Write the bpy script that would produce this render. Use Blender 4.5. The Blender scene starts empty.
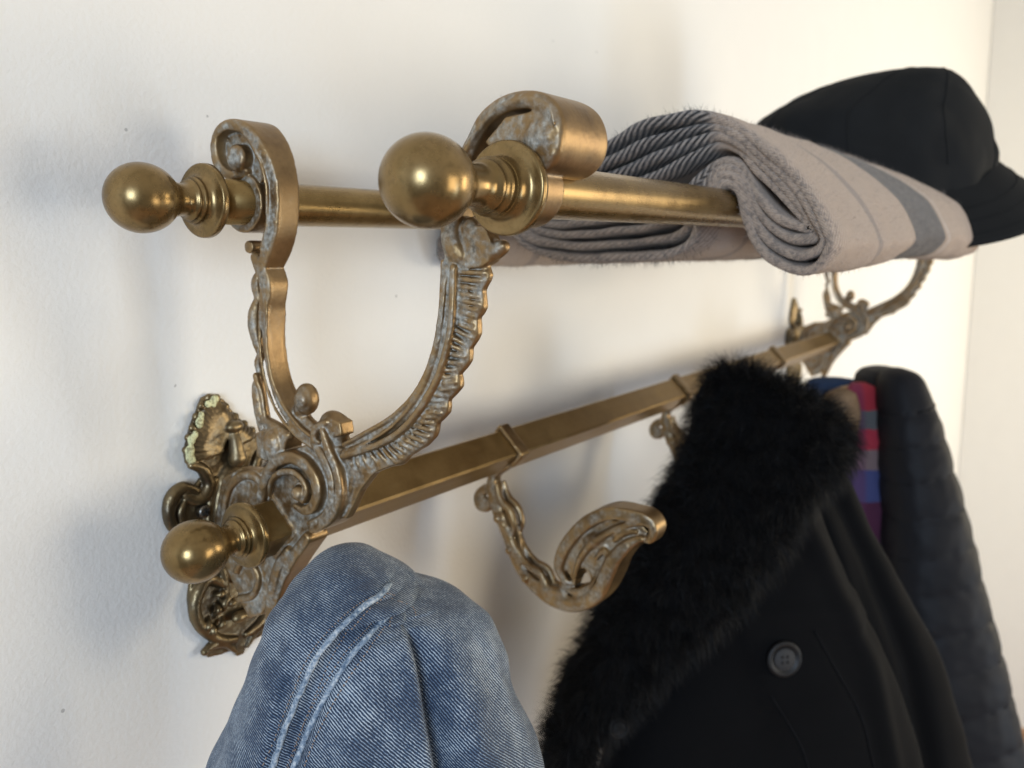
import bpy, bmesh, math, random
import numpy as np
from mathutils import Vector, Matrix, noise
random.seed(7)
S = bpy.context.scene
C = S.collection
R = math.radians
PI = math.pi

# ---------------------------------------------------------------- camera
F_PX=876.72; YAW=0.60179; PITCH=0.15485; ROLL=-0.00483; CAM=(-0.3777,-0.4310,-0.0286)
cam_d = bpy.data.cameras.new('camera')
cam = bpy.data.objects.new('camera', cam_d); C.objects.link(cam); S.camera = cam
fw = Vector((math.cos(YAW)*math.cos(PITCH), math.sin(YAW)*math.cos(PITCH), -math.sin(PITCH)))
rt0 = Vector((math.sin(YAW), -math.cos(YAW), 0)); up0 = rt0.cross(fw)
rt = rt0*math.cos(ROLL) + up0*math.sin(ROLL); up = up0*math.cos(ROLL) - rt0*math.sin(ROLL)
cam.matrix_world = Matrix(((rt.x, up.x, -fw.x, CAM[0]), (rt.y, up.y, -fw.y, CAM[1]), (rt.z, up.z, -fw.z, CAM[2]), (0, 0, 0, 1)))
cam_d.sensor_width = 36; cam_d.lens = F_PX/1024*36
cam_d.clip_start = 0.01; cam_d.clip_end = 60
cam_d.dof.use_dof = True; cam_d.dof.focus_distance = 0.47; cam_d.dof.aperture_fstop = 8.5
FH = Vector((math.cos(YAW), math.sin(YAW), 0))      # horizontal view direction of the photograph
RH = Vector((math.sin(YAW), -math.cos(YAW), 0))

# ---------------------------------------------------------------- light
w = bpy.data.worlds.new('World'); S.world = w; w.use_nodes = True
nt = w.node_tree; bg = nt.nodes['Background']
tc = nt.nodes.new('ShaderNodeTexCoord'); sx = nt.nodes.new('ShaderNodeSeparateXYZ'); rp = nt.nodes.new('ShaderNodeValToRGB')
mp = nt.nodes.new('ShaderNodeMapRange'); mp.inputs[1].default_value = -1
nt.links.new(tc.outputs['Generated'], sx.inputs[0]); nt.links.new(sx.outputs['Z'], mp.inputs[0]); nt.links.new(mp.outputs[0], rp.inputs[0])
rp.color_ramp.elements[0].color = (.13, .105, .085, 1); rp.color_ramp.elements[0].position = .15
rp.color_ramp.elements[1].color = (.92, .88, .82, 1); rp.color_ramp.elements[1].position = .85
e = rp.color_ramp.elements.new(.5); e.color = (.42, .40, .38, 1)
nt.links.new(rp.outputs[0], bg.inputs[0]); bg.inputs[1].default_value = 0.66
def area(name, loc, target, sx_, sy_, power, col):
    d = bpy.data.lights.new(name, 'AREA'); d.shape = 'RECTANGLE'; d.size = sx_; d.size_y = sy_; d.energy = power; d.color = col
    o = bpy.data.objects.new(name, d); C.objects.link(o); o.location = loc
    o.rotation_euler = (Vector(target)-Vector(loc)).to_track_quat('-Z', 'Y').to_euler(); return o
area('warm_window_light', (.75, -2.6, -.30), (.1, .05, -.1), 1.05, 1.15, 22.5, (1, .88, .69))
area('cool_window_light', (-3.0, -1.75, .35), (0, 0, -.1), 1.0, 1.3, 88, (.60, .77, 1))
area('far_window_light', (3.0, -2.4, -.1), (2.6, .1, -.2), 1.0, 1.2, 46, (1, .86, .62))
area('cool_end_wall_fill', (1.6, -2.9, -.9), (4., -.6, -.6), 1.0, 1.2, 42, (.58, .76, 1))  # added fill lamp that brightens the lower end wall, not a separate window
S.view_settings.view_transform = 'Standard'; S.view_settings.look = 'None'; S.view_settings.exposure = 0.07; S.view_settings.gamma = 1
S.cycles.max_bounces = 6

# ---------------------------------------------------------------- materials
def mat(name, rough=.5, metal=0., base=(.5, .5, .5)):
    m = bpy.data.materials.new(name); m.use_nodes = True
    b = m.node_tree.nodes['Principled BSDF']; b.inputs['Base Color'].default_value = (*base, 1)
    b.inputs['Roughness'].default_value = rough; b.inputs['Metallic'].default_value = metal
    return m, m.node_tree, b
def N(nt, t, **k):
    n = nt.nodes.new(t)
    for a, v in k.items():
        if a.startswith('i_'):
            n.inputs[int(a[2:]) if a[2:].isdigit() else a[2:].replace('_', ' ')].default_value = v
        else: setattr(n, a, v)
    return n
def L(nt, a, b): nt.links.new(a, b)
def ramp(nt, src, stops):
    r = N(nt, 'ShaderNodeValToRGB'); el = r.color_ramp.elements
    for i, (pp, cc) in enumerate(stops):
        e_ = el[i] if i < 2 else el.new(pp)
        e_.position = pp; e_.color = (*cc, 1) if len(cc) == 3 else cc
    L(nt, src, r.inputs[0]); return r.outputs[0]
def mixc(nt, fac, a, b, mode='MIX'):
    m = N(nt, 'ShaderNodeMix', data_type='RGBA', blend_type=mode)
    for s, v in ((m.inputs[0], fac), (m.inputs[6], a), (m.inputs[7], b)):
        if isinstance(v, (int, float)): s.default_value = v
        elif isinstance(v, tuple): s.default_value = (*v, 1)
        else: L(nt, v, s)
    return m.outputs[2]
def math_(nt, op, a, b=0., c=None, clamp=False):
    m = N(nt, 'ShaderNodeMath', operation=op, use_clamp=clamp)
    for i, v in enumerate((a, b) if c is None else (a, b, c)):
        if isinstance(v, (int, float)): m.inputs[i].default_value = v
        else: L(nt, v, m.inputs[i])
    return m.outputs[0]
def bump(nt, b, h, strength=.3, dist=.001):
    n = N(nt, 'ShaderNodeBump', i_Strength=strength, i_Distance=dist); L(nt, h, n.inputs['Height']); L(nt, n.outputs[0], b.inputs['Normal'])

def brass(name, dark, light, rough=.3, patina=0., grain=False, dirt=.5, point=False):
    m, nt, b = mat(name, rough, .80)
    b.inputs['Specular IOR Level'].default_value = .7
    tc = N(nt, 'ShaderNodeTexCoord')
    n1 = N(nt, 'ShaderNodeTexNoise', i_Scale=38., i_Detail=6., i_Roughness=.6); L(nt, tc.outputs['Object'], n1.inputs['Vector'])
    n2 = N(nt, 'ShaderNodeTexNoise', i_Scale=330., i_Detail=4.); L(nt, tc.outputs['Object'], n2.inputs['Vector'])
    col = mixc(nt, ramp(nt, n1.outputs[0], [(.35, (0, 0, 0)), (.68, (1, 1, 1))]), dark, light)
    col = mixc(nt, math_(nt, 'MULTIPLY', ramp(nt, n2.outputs[0], [(.5, (0, 0, 0)), (.75, (1, 1, 1))]), .35*dirt), col, tuple(v*.4 for v in dark))
    rg = math_(nt, 'MULTIPLY_ADD', n1.outputs[0], .28, rough-.12)
    hgt = n2.outputs[0]
    if grain:   # fine drawn lines along the tube
        mpn = N(nt, 'ShaderNodeMapping'); mpn.inputs['Scale'].default_value = (3, 420, 420); L(nt, tc.outputs['Object'], mpn.inputs[0])
        n3 = N(nt, 'ShaderNodeTexNoise', i_Scale=1., i_Detail=3.); L(nt, mpn.outputs[0], n3.inputs['Vector'])
        rg = math_(nt, 'MULTIPLY_ADD', n3.outputs[0], .2, math_(nt, 'SUBTRACT', rg, .1)); hgt = n3.outputs[0]
        n4 = N(nt, 'ShaderNodeTexNoise', i_Scale=90., i_Detail=8., i_Roughness=.7); L(nt, tc.outputs['Object'], n4.inputs['Vector'])
        col = mixc(nt, math_(nt, 'MULTIPLY', ramp(nt, n4.outputs[0], [(.56, (0, 0, 0)), (.72, (1, 1, 1))]), .16), col, tuple(v*.55 for v in dark))
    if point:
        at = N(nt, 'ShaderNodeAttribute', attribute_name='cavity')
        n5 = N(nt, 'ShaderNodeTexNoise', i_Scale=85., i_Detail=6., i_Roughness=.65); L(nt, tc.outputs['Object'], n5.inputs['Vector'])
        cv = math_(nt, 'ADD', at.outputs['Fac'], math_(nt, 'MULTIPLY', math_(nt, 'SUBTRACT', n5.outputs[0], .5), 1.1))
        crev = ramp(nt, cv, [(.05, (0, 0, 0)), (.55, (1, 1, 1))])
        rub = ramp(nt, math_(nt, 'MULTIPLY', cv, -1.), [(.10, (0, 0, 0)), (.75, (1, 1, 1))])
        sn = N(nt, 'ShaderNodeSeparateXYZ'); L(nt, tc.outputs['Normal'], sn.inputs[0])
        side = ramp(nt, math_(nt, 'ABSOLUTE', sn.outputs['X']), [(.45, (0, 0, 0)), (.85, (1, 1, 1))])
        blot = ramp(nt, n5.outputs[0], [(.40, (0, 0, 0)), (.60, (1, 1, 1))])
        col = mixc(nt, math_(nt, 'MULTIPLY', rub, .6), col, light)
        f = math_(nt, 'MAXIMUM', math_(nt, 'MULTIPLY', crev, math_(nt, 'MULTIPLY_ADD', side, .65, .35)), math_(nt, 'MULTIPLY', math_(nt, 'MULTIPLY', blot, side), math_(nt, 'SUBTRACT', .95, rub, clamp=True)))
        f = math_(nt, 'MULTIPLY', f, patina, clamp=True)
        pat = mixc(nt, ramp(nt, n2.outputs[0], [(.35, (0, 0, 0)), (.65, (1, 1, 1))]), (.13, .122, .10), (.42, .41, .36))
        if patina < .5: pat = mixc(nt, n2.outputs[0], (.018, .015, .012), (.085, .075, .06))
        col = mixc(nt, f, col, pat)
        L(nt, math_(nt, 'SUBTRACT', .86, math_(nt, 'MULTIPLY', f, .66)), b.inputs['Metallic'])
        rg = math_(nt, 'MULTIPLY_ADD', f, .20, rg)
    L(nt, col, b.inputs['Base Color']); L(nt, rg, b.inputs['Roughness'])
    bump(nt, b, hgt, .12 if not point else .35, .0004)
    return m
M_ball = brass('aged_brass_ball', (.185, .118, .042), (.285, .190, .080), .25, dirt=1.)
M_tube = brass('aged_brass_tube', (.215, .135, .044), (.30, .200, .076), .27, grain=True)
M_rail = brass('aged_brass_rail', (.215, .133, .046), (.28, .182, .070), .38, grain=True)
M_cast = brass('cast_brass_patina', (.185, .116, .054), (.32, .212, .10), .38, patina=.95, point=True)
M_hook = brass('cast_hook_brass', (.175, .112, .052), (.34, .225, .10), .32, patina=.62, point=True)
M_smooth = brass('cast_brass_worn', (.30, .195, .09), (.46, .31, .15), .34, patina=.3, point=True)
M_plate = brass('dark_cast_brass', (.085, .062, .036), (.26, .19, .095), .33, patina=.45, point=True)

def wallmat(name, colr, sc=1.):
    m, nt, b = mat(name, .62)
    tc = N(nt, 'ShaderNodeTexCoord')
    a = N(nt, 'ShaderNodeTexNoise', i_Scale=240., i_Detail=5., i_Roughness=.55); L(nt, tc.outputs['Object'], a.inputs['Vector'])
    bb = N(nt, 'ShaderNodeTexNoise', i_Scale=16., i_Detail=4.); L(nt, tc.outputs['Object'], bb.inputs['Vector'])
    v = N(nt, 'ShaderNodeTexVoronoi', i_Scale=34.); L(nt, tc.outputs['Object'], v.inputs['Vector'])
    n3 = N(nt, 'ShaderNodeTexNoise', i_Scale=9., i_Detail=2.); L(nt, tc.outputs['Object'], n3.inputs['Vector'])
    spk = math_(nt, 'MULTIPLY', math_(nt, 'LESS_THAN', v.outputs['Distance'], .045), math_(nt, 'GREATER_THAN', n3.outputs[0], .565))
    base = mixc(nt, bb.outputs[0], tuple(x*.96 for x in colr), colr)
    L(nt, mixc(nt, math_(nt, 'MULTIPLY', spk, .55), base, (.25, .23, .21)), b.inputs['Base Color'])
    h = math_(nt, 'ADD', math_(nt, 'MULTIPLY', a.outputs[0], .5), math_(nt, 'MULTIPLY', bb.outputs[0], .45))
    bump(nt, b, h, .50*sc, .0022)
    return m
M_wall = wallmat('white_wall_paint', (.825, .80, .742))
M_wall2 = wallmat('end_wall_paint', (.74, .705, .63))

# ---------------------------------------------------------------- mesh helpers
def link(name, me, parent=None, m=None, smooth=True):
    o = bpy.data.objects.new(name, me); C.objects.link(o)
    if parent is not None: o.parent = parent
    if m is not None:
        me.materials.clear(); me.materials.append(m)
    if smooth: me.polygons.foreach_set('use_smooth', [True]*len(me.polygons))
    return o
def frombm(name, bm, m=None, parent=None, smooth=True):
    bmesh.ops.recalc_face_normals(bm, faces=bm.faces)
    me = bpy.data.meshes.new(name); bm.to_mesh(me); bm.free()
    return link(name, me, parent, m, smooth)
def thing(name, label, cat, loc=(0, 0, 0), group=None):
    o = bpy.data.objects.new(name, None); C.objects.link(o); o.location = loc; o.empty_display_size = .05
    o['label'] = label; o['category'] = cat
    if group: o['group'] = group
    return o
def tag(o, label, cat, group=None):
    o['label'] = label; o['category'] = cat
    if group: o['group'] = group
    return o
def crom(pts, n):
    """Catmull-Rom resample of tuples to n points, even in parameter"""
    k = len(pts); out = []
    for i in range(n):
        u = i*(k-1)/(n-1); a = min(int(u), k-2); f = u-a
        P = [pts[max(a-1, 0)], pts[a], pts[a+1], pts[min(a+2, k-1)]]
        out.append(tuple(.5*(2*P[1][j]+(P[2][j]-P[0][j])*f+(2*P[0][j]-5*P[1][j]+4*P[2][j]-P[3][j])*f*f+(-P[0][j]+3*P[1][j]-3*P[2][j]+P[3][j])*f**3) for j in range(len(P[0]))))
    return out
def ringloft(bm, rings, close=True, cap=True):
    vs = [[bm.verts.new(p) for p in r] for r in rings]; n = len(rings[0])
    for a, b in zip(vs, vs[1:]):
        for j in range(n if close else n-1): bm.faces.new((a[j], a[(j+1) % n], b[(j+1) % n], b[j]))
    if cap and close: bm.faces.new(vs[0][::-1]); bm.faces.new(vs[-1])
    return vs
def tube(bm, pts, rad, n=10, res=None, squash=1., axis=None):
    pts = [Vector(p) for p in pts]; rad = rad if isinstance(rad, (list, tuple)) else [rad]*len(pts)
    if res:
        q = crom([(*p, r) for p, r in zip(pts, rad)], res); pts = [Vector(a[:3]) for a in q]; rad = [a[3] for a in q]
    nrm = None; rings = []
    for i, p in enumerate(pts):
        t = (pts[min(i+1, len(pts)-1)]-pts[max(i-1, 0)]).normalized()
        if nrm is None:
            nrm = t.orthogonal().normalized() if axis is None else (Vector(axis)-t*t.dot(Vector(axis))).normalized()
        nrm = (nrm-t*nrm.dot(t)).normalized(); bn = t.cross(nrm)
        rings.append([p+(nrm*math.cos(a)*squash+bn*math.sin(a))*max(rad[i], 1e-4) for a in [2*PI*k/n for k in range(n)]])
    ringloft(bm, rings)
def sphere(bm, c, r, sc=(1, 1, 1), seg=20):
    ret = bmesh.ops.create_uvsphere(bm, u_segments=seg, v_segments=seg//2, radius=1)
    for v in ret['verts']: v.co = Vector((v.co.x*r*sc[0]+c[0], v.co.y*r*sc[1]+c[1], v.co.z*r*sc[2]+c[2]))
def cylx(bm, c, r, h, n=32, r2=None):
    """cylinder along X"""
    r2 = r if r2 is None else r2
    ringloft(bm, [[(c[0]+s*h, c[1]+q*math.cos(2*PI*k/n), c[2]+q*math.sin(2*PI*k/n)) for k in range(n)] for s, q in ((-1, r), (1, r2))])
def lathex(bm, prof, cy, cz, n=64):
    ringloft(bm, [[(x, cy+max(r, 1e-5)*math.cos(2*PI*k/n), cz+max(r, 1e-5)*math.sin(2*PI*k/n)) for k in range(n)] for x, r in prof])
def prism(bm, yz, x0, x1):
    ringloft(bm, [[(x, y, z) for y, z in yz] for x in (x0, x1)])
def prismY(bm, xz, y0, y1):
    ringloft(bm, [[(x, y, z) for x, z in xz] for y in (y0, y1)])
def sweep(bm, path, res=60):
    """cast band in the YZ plane; path of (y, z, width in plane, half thickness along X)"""
    q = crom(path, res); rings = []
    for i, (y, z, wd, tx) in enumerate(q):
        a, b = q[max(i-1, 0)], q[min(i+1, res-1)]
        t = Vector((0, b[0]-a[0], b[1]-a[1])).normalized(); nn = Vector((0, -t.z, t.y)); P = Vector((0, y, z)); X = Vector((1, 0, 0))
        h = max(wd, .001)/2; c_ = min(h, tx)*.35
        rings.append([P+nn*u+X*v for u, v in ((h, tx-c_), (h-c_, tx), (c_-h, tx), (-h, tx-c_), (-h, c_-tx), (c_-h, -tx), (h-c_, -tx), (h, c_-tx))])
    ringloft(bm, rings)
class Field:
    """signed distance field of a casting: shapes melt into each other with a small fillet"""
    def __init__(f): f.items = []
    def add(f, lo, hi, fn): f.items.append((np.array(lo, float), np.array(hi, float), fn))
    def tube(f, pts, rad, n=10, res=None, squash=1., axis=None):
        rad = rad if isinstance(rad, (list, tuple)) else [rad]*len(pts)
        q = [(*tuple(p), r) for p, r in zip(pts, rad)]
        if res: q = crom(q, res)
        q = np.array(q); m_ = q[:, 3].max()+.002
        def fn(X, Y, Z, sub):
            d = np.full((len(X), len(Y), len(Z)), .01, np.float32)
            for a, b in zip(q, q[1:]):
                r = max(a[3], b[3])+.0025; s_ = sub(np.minimum(a[:3], b[:3])-r, np.maximum(a[:3], b[:3])+r)
                if s_ is None: continue
                x, y, z = X[s_[0]][:, None, None]-a[0], Y[s_[1]][None, :, None]-a[1], Z[s_[2]][None, None, :]-a[2]
                v = b[:3]-a[:3]; t = np.clip((x*v[0]+y*v[1]+z*v[2])/max(float((v*v).sum()), 1e-12), 0, 1)
                dd = np.sqrt((x-t*v[0])**2+(y-t*v[1])**2+(z-t*v[2])**2)-(a[3]+(b[3]-a[3])*t)
                d[s_] = np.minimum(d[s_], dd)
            return d
        f.add(q[:, :3].min(0)-m_, q[:, :3].max(0)+m_, fn)
    def sweep(f, path, res=60, rnd=.0023):
        q = np.array(crom([tuple(r)+(0.,) if len(r) == 4 else tuple(r) for r in path], res)); m_ = q[:, 2].max()/2+.002; tm = (q[:, 3]+np.abs(q[:, 4])).max()+.002
        def fn(X, Y, Z, sub):
            d = np.full((len(X), len(Y), len(Z)), .01, np.float32)
            for a, b in zip(q, q[1:]):
                r = max(a[2], b[2])/2+.0025
                s_ = sub((-tm, min(a[0], b[0])-r, min(a[1], b[1])-r), (tm, max(a[0], b[0])+r, max(a[1], b[1])+r))
                if s_ is None: continue
                y, z = Y[s_[1]][:, None]-a[0], Z[s_[2]][None, :]-a[1]; v = b[:2]-a[:2]
                t = np.clip((y*v[0]+z*v[1])/max(float((v*v).sum()), 1e-12), 0, 1)
                d2 = np.sqrt((y-t*v[0])**2+(z-t*v[1])**2)-(a[2]+(b[2]-a[2])*t)/2+rnd
                dx = np.abs(X[s_[0]][:, None, None]-(a[4]+(b[4]-a[4])*t)[None])-(a[3]+(b[3]-a[3])*t)[None]+rnd
                dd = np.sqrt(np.maximum(d2, 0)[None]**2+np.maximum(dx, 0)**2)+np.minimum(np.maximum(d2[None], dx), 0)-rnd
                d[s_] = np.minimum(d[s_], dd)
            return d
        f.add((-tm, q[:, 0].min()-m_, q[:, 1].min()-m_), (tm, q[:, 0].max()+m_, q[:, 1].max()+m_), fn)
    def poly(f, pts, h0, h1, ax, rnd=.001):
        P = np.array(pts, float); m_ = .003; lo, hi = P.min(0)-m_, P.max(0)+m_; h0, h1 = min(h0, h1), max(h0, h1)
        def fn(X, Y, Z, sub):
            A, B, Hh = (Y, Z, X) if ax == 0 else (X, Z, Y)
            a, b = A[:, None], B[None, :]
            d2 = np.full((len(A), len(B)), 1e9); ins = np.zeros((len(A), len(B)), bool)
            for (x0, y0), (x1, y1) in zip(P, np.roll(P, -1, 0)):
                vx, vy = x1-x0, y1-y0
                t = np.clip(((a-x0)*vx+(b-y0)*vy)/max(vx*vx+vy*vy, 1e-14), 0, 1)
                d2 = np.minimum(d2, (a-x0-t*vx)**2+(b-y0-t*vy)**2)
                if abs(vy) > 1e-12: ins ^= ((y0 > b) != (y1 > b)) & (a < (vx*(b-y0)/vy+x0))
            s2 = np.where(ins, -1, 1)*np.sqrt(d2)+rnd
            dh = np.abs(Hh-(h0+h1)/2)-(h1-h0)/2+rnd
            if ax == 0: s2, dh = s2[None], dh[:, None, None]
            else: s2, dh = s2[:, None, :], dh[None, :, None]
            return np.sqrt(np.maximum(s2, 0)**2+np.maximum(dh, 0)**2)+np.minimum(np.maximum(s2, dh), 0)-rnd
        if ax == 0: f.add((h0-m_, lo[0], lo[1]), (h1+m_, hi[0], hi[1]), fn)
        else: f.add((lo[0], h0-m_, lo[1]), (hi[0], h1+m_, hi[1]), fn)
    def cyl(f, c, r, h, r2=None, rnd=.001):
        def fn(X, Y, Z, sub):
            d2 = np.sqrt((Y[:, None]-c[1])**2+(Z[None, :]-c[2])**2)[None]-r+rnd
            dx = (np.abs(X-c[0])-h)[:, None, None]+rnd
            return np.sqrt(np.maximum(d2, 0)**2+np.maximum(dx, 0)**2)+np.minimum(np.maximum(d2, dx), 0)-rnd
        f.add((c[0]-h-.003, c[1]-r-.003, c[2]-r-.003), (c[0]+h+.003, c[1]+r+.003, c[2]+r+.003), fn)
    def ball(f, c, r, sc=(1, 1, 1)):
        s_ = np.array(sc)*r
        def fn(X, Y, Z, sub):
            x, y, z = (X-c[0])[:, None, None], (Y-c[1])[None, :, None], (Z-c[2])[None, None, :]
            k0 = np.sqrt((x/s_[0])**2+(y/s_[1])**2+(z/s_[2])**2); k1 = np.sqrt((x/s_[0]**2)**2+(y/s_[1]**2)**2+(z/s_[2]**2)**2)
            return k0*(k0-1)/np.maximum(k1, 1e-6)
        f.add(np.array(c)-s_-.003, np.array(c)+s_+.003, fn)
    def hole(f, c, r, h):        # drill along X, applied last
        f.drill = getattr(f, 'drill', [])+[(c, r, h)]
    def mesh(f, name, vx, k=.0012):
        lo = np.min([i[0] for i in f.items], 0)-2*vx; hi = np.max([i[1] for i in f.items], 0)+2*vx
        ax = [np.arange(lo[i], hi[i]+vx, vx) for i in range(3)]
        D = np.full([len(a) for a in ax], .01, np.float32)
        for l, h, fn in f.items:
            sl = [slice(max(int((l[i]-lo[i])/vx), 0), int((h[i]-lo[i])/vx)+2) for i in range(3)]
            A = [ax[i][sl[i]] for i in range(3)]
            def sub(a, b, A=A):
                out = []
                for i in range(3):
                    s0 = max(int(math.floor((a[i]-A[i][0])/vx)), 0); s1 = min(int(math.ceil((b[i]-A[i][0])/vx))+1, len(A[i]))
                    if s1 <= s0: return None
                    out.append(slice(s0, s1))
                return tuple(out)
            d = fn(*A, sub).astype(np.float32); o = D[tuple(sl)]
            hh = np.maximum(k-np.abs(o-d), 0)/k
            D[tuple(sl)] = np.minimum(o, d)-hh*hh*k*.25
        # surface nets
        ins = D < 0; n = D.shape; act = np.zeros([v-1 for v in n], np.uint8); acc = np.zeros((3,)+act.shape, np.float32)
        def cross(axis):
            s0 = [slice(None)]*3; s1 = [slice(None)]*3; s0[axis] = slice(0, -1); s1[axis] = slice(1, None)
            idx = np.argwhere(ins[tuple(s0)] != ins[tuple(s1)])
            j = idx.copy(); j[:, axis] += 1
            a, b = D[tuple(idx.T)], D[tuple(j.T)]
            return idx, a/(a-b), ins[tuple(idx.T)]
        cr = [cross(i) for i in range(3)]
        for axis, (idx, t, _) in enumerate(cr):
            o1, o2 = [(1, 2), (2, 0), (0, 1)][axis]
            P = idx.astype(np.float32); P[:, axis] += t
            for e1 in (0, -1):
                for e2 in (0, -1):
                    c_ = idx.copy(); c_[:, o1] += e1; c_[:, o2] += e2
                    ci = tuple(c_.T)
                    np.add.at(act, ci, 1)
                    for q in range(3): np.add.at(acc[q], ci, P[:, q])
        cells = np.argwhere(act > 0); vid = np.full(act.shape, -1, np.int32); vid[tuple(cells.T)] = np.arange(len(cells))
        cnt = act[tuple(cells.T)].astype(np.float32)
        V = np.stack([acc[q][tuple(cells.T)]/cnt for q in range(3)], 1)*vx+lo
        F = []
        for axis, (idx, t, inside) in enumerate(cr):
            o1, o2 = [(1, 2), (2, 0), (0, 1)][axis]; q = []
            for e1, e2 in ((0, 0), (-1, 0), (-1, -1), (0, -1)):
                c_ = idx.copy(); c_[:, o1] += e1; c_[:, o2] += e2; q.append(vid[tuple(c_.T)])
            q = np.stack(q, 1); q[~inside] = q[~inside][:, ::-1]; F.append(q)
        F = np.concatenate(F)
        # light smoothing
        for _ in range(2):
            s_ = np.zeros_like(V); c_ = np.zeros(len(V))
            for a, b in ((0, 1), (1, 2), (2, 3), (3, 0)):
                for u, v in ((a, b), (b, a)):
                    for q in range(3): s_[:, q] += np.bincount(F[:, u], V[F[:, v], q], len(V))
                    c_ += np.bincount(F[:, u], minlength=len(V))
            V = V*.5+.5*s_/np.maximum(c_, 1)[:, None]
        U = V.copy()
        for _ in range(14):
            s_ = np.zeros_like(U); c_ = np.zeros(len(U))
            for a, b in ((0, 1), (1, 2), (2, 3), (3, 0)):
                for u, v in ((a, b), (b, a)):
                    for q in range(3): s_[:, q] += np.bincount(F[:, u], U[F[:, v], q], len(U))
                    c_ += np.bincount(F[:, u], minlength=len(U))
            U = U*.3+.7*s_/np.maximum(c_, 1)[:, None]
        dU = U-V
        me = bpy.data.meshes.new(name)
        me.vertices.add(len(V)); me.vertices.foreach_set('co', V.astype(np.float32).ravel())
        me.loops.add(F.size); me.loops.foreach_set('vertex_index', F.astype(np.int32).ravel())
        me.polygons.add(len(F)); me.polygons.foreach_set('loop_start', np.arange(0, F.size, 4, dtype=np.int32)); me.polygons.foreach_set('loop_total', np.full(len(F), 4, np.int32))
        me.update(calc_edges=True)
        nr = np.empty(len(V)*3, np.float32); me.vertices.foreach_get('normal', nr)
        cav = (dU*nr.reshape(-1, 3)).sum(1)/vx
        at = me.attributes.new('cavity', 'FLOAT', 'POINT'); at.data.foreach_set('value', cav.astype(np.float32))
        return me
def isf(b): return isinstance(b, Field)
def _wrap(fn, meth):
    def g(b, *a, **k):
        return getattr(b, meth)(*a, **k) if isf(b) else fn(b, *a, **k)
    return g
tube = _wrap(tube, 'tube'); sweep = _wrap(sweep, 'sweep')
_s, _c, _p, _q = sphere, cylx, prism, prismY
def sphere(b, c, r, sc=(1, 1, 1), seg=20): b.ball(c, r, sc) if isf(b) else _s(b, c, r, sc, seg)
def cylx(b, c, r, h, n=32, r2=None): b.cyl(c, r, h) if isf(b) else _c(b, c, r, h, n, r2)
def prism(b, yz, x0, x1): b.poly(yz, x0, x1, 0) if isf(b) else _p(b, yz, x0, x1)
def prismY(b, xz, y0, y1): b.poly(xz, y0, y1, 1) if isf(b) else _q(b, xz, y0, y1)
def cast(name, fld, voxel, m, parent, k=.0012, disp=None):
    out = fld.mesh(name, voxel, k)
    if disp:
        nv = len(out.vertices); co = np.empty(nv*3, np.float32); out.vertices.foreach_get('co', co); nr = np.empty(nv*3, np.float32); out.vertices.foreach_get('normal', nr)
        co = co.reshape(-1, 3); nr = nr.reshape(-1, 3); co += nr*disp(co, nr)[:, None]; out.vertices.foreach_set('co', co.ravel()); out.update()
    return link(name, out, parent, m)

# ---------------------------------------------------------------- setting
def quadobj(name, pts, m):
    bm = bmesh.new(); bm.faces.new([bm.verts.new(p) for p in pts]); o = frombm(name, bm, m, smooth=False); o['kind'] = 'structure'; return o
YB, YF, ZL, YL, HD, RT, LEN, YW = .0288, -.1795, -.2117, .0176, .0200, .0140, 1.3681, .0959
XE = 4.0
bm = bmesh.new(); prism(bm, [(YW, -2.21), (YW, 1.3), (YW+.12, 1.3), (YW+.12, -2.21)], -2.5, XE+.12)
tag(frombm('plaster_wall', bm, M_wall, smooth=False), 'long off-white painted plaster wall the brass rack is screwed to', 'wall')
bm = bmesh.new(); prismY(bm, [(XE, -2.21), (XE, 1.3), (XE+.12, 1.3), (XE+.12, -2.21)], -3.2, YW-.002)
tag(frombm('end_wall', bm, M_wall2, smooth=False), 'pale end wall meeting the long wall in the corner at far right', 'wall')
M_floor, nt, b = mat('wood_floor', .45, 0, (.33, .17, .08))
tcn = N(nt, 'ShaderNodeTexCoord'); wv = N(nt, 'ShaderNodeTexWave', i_Scale=2.2, i_Distortion=6., i_Detail=4.); L(nt, tcn.outputs['Object'], wv.inputs['Vector'])
L(nt, mixc(nt, wv.outputs[0], (.36, .19, .09), (.24, .12, .055)), b.inputs['Base Color'])
quadobj('floor', [(-2.5, -3.2, -2.21), (XE, -3.2, -2.21), (XE, YW, -2.21), (-2.5, YW, -2.21)], M_floor)

# ---------------------------------------------------------------- coat rack
rack = thing('wall_coat_rack', 'antique brass wall coat rack with two upper tubes and scrolled cast brackets', 'coat rack', (LEN/2, 0, 0))
rack_off = Matrix.Translation((-LEN/2, 0, 0))
def adopt(o, root=rack):       # keep world placement under a root away from the origin
    o.parent = root; o.matrix_parent_inverse = Matrix.Translation(-root.location)
    return o
for nm, yy in (('back_shelf_tube', YB), ('front_shelf_tube', YF)):
    bm = bmesh.new()
    xs = [-.026+i*(LEN+.05)/40 for i in range(41)]
    lathex(bm, [(x, RT) for x in xs], yy, 0, 48)
    adopt(frombm(nm, bm, M_tube))
bm = bmesh.new()
cb = .0022
dia = []
for k in range(4):
    a = PI/2*k
    for s in (-1, 1):
        dia.append((YL+(HD-cb)*math.cos(a)-s*cb*math.sin(a)*.9*-1, ZL+(HD-cb)*math.sin(a)+s*cb*math.cos(a)*.9))
dia2 = []
for k in range(4):
    a = PI/2*k; c0, s0 = math.cos(a), math.sin(a)
    for s in (-1, 1): dia2.append((YL+c0*(HD-.0012)-s0*s*.0012, ZL+s0*(HD-.0012)+c0*s*.0012))
ringloft(bm, [[(x, y, z) for y, z in dia2] for x in (-.030, LEN+.03)])
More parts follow.
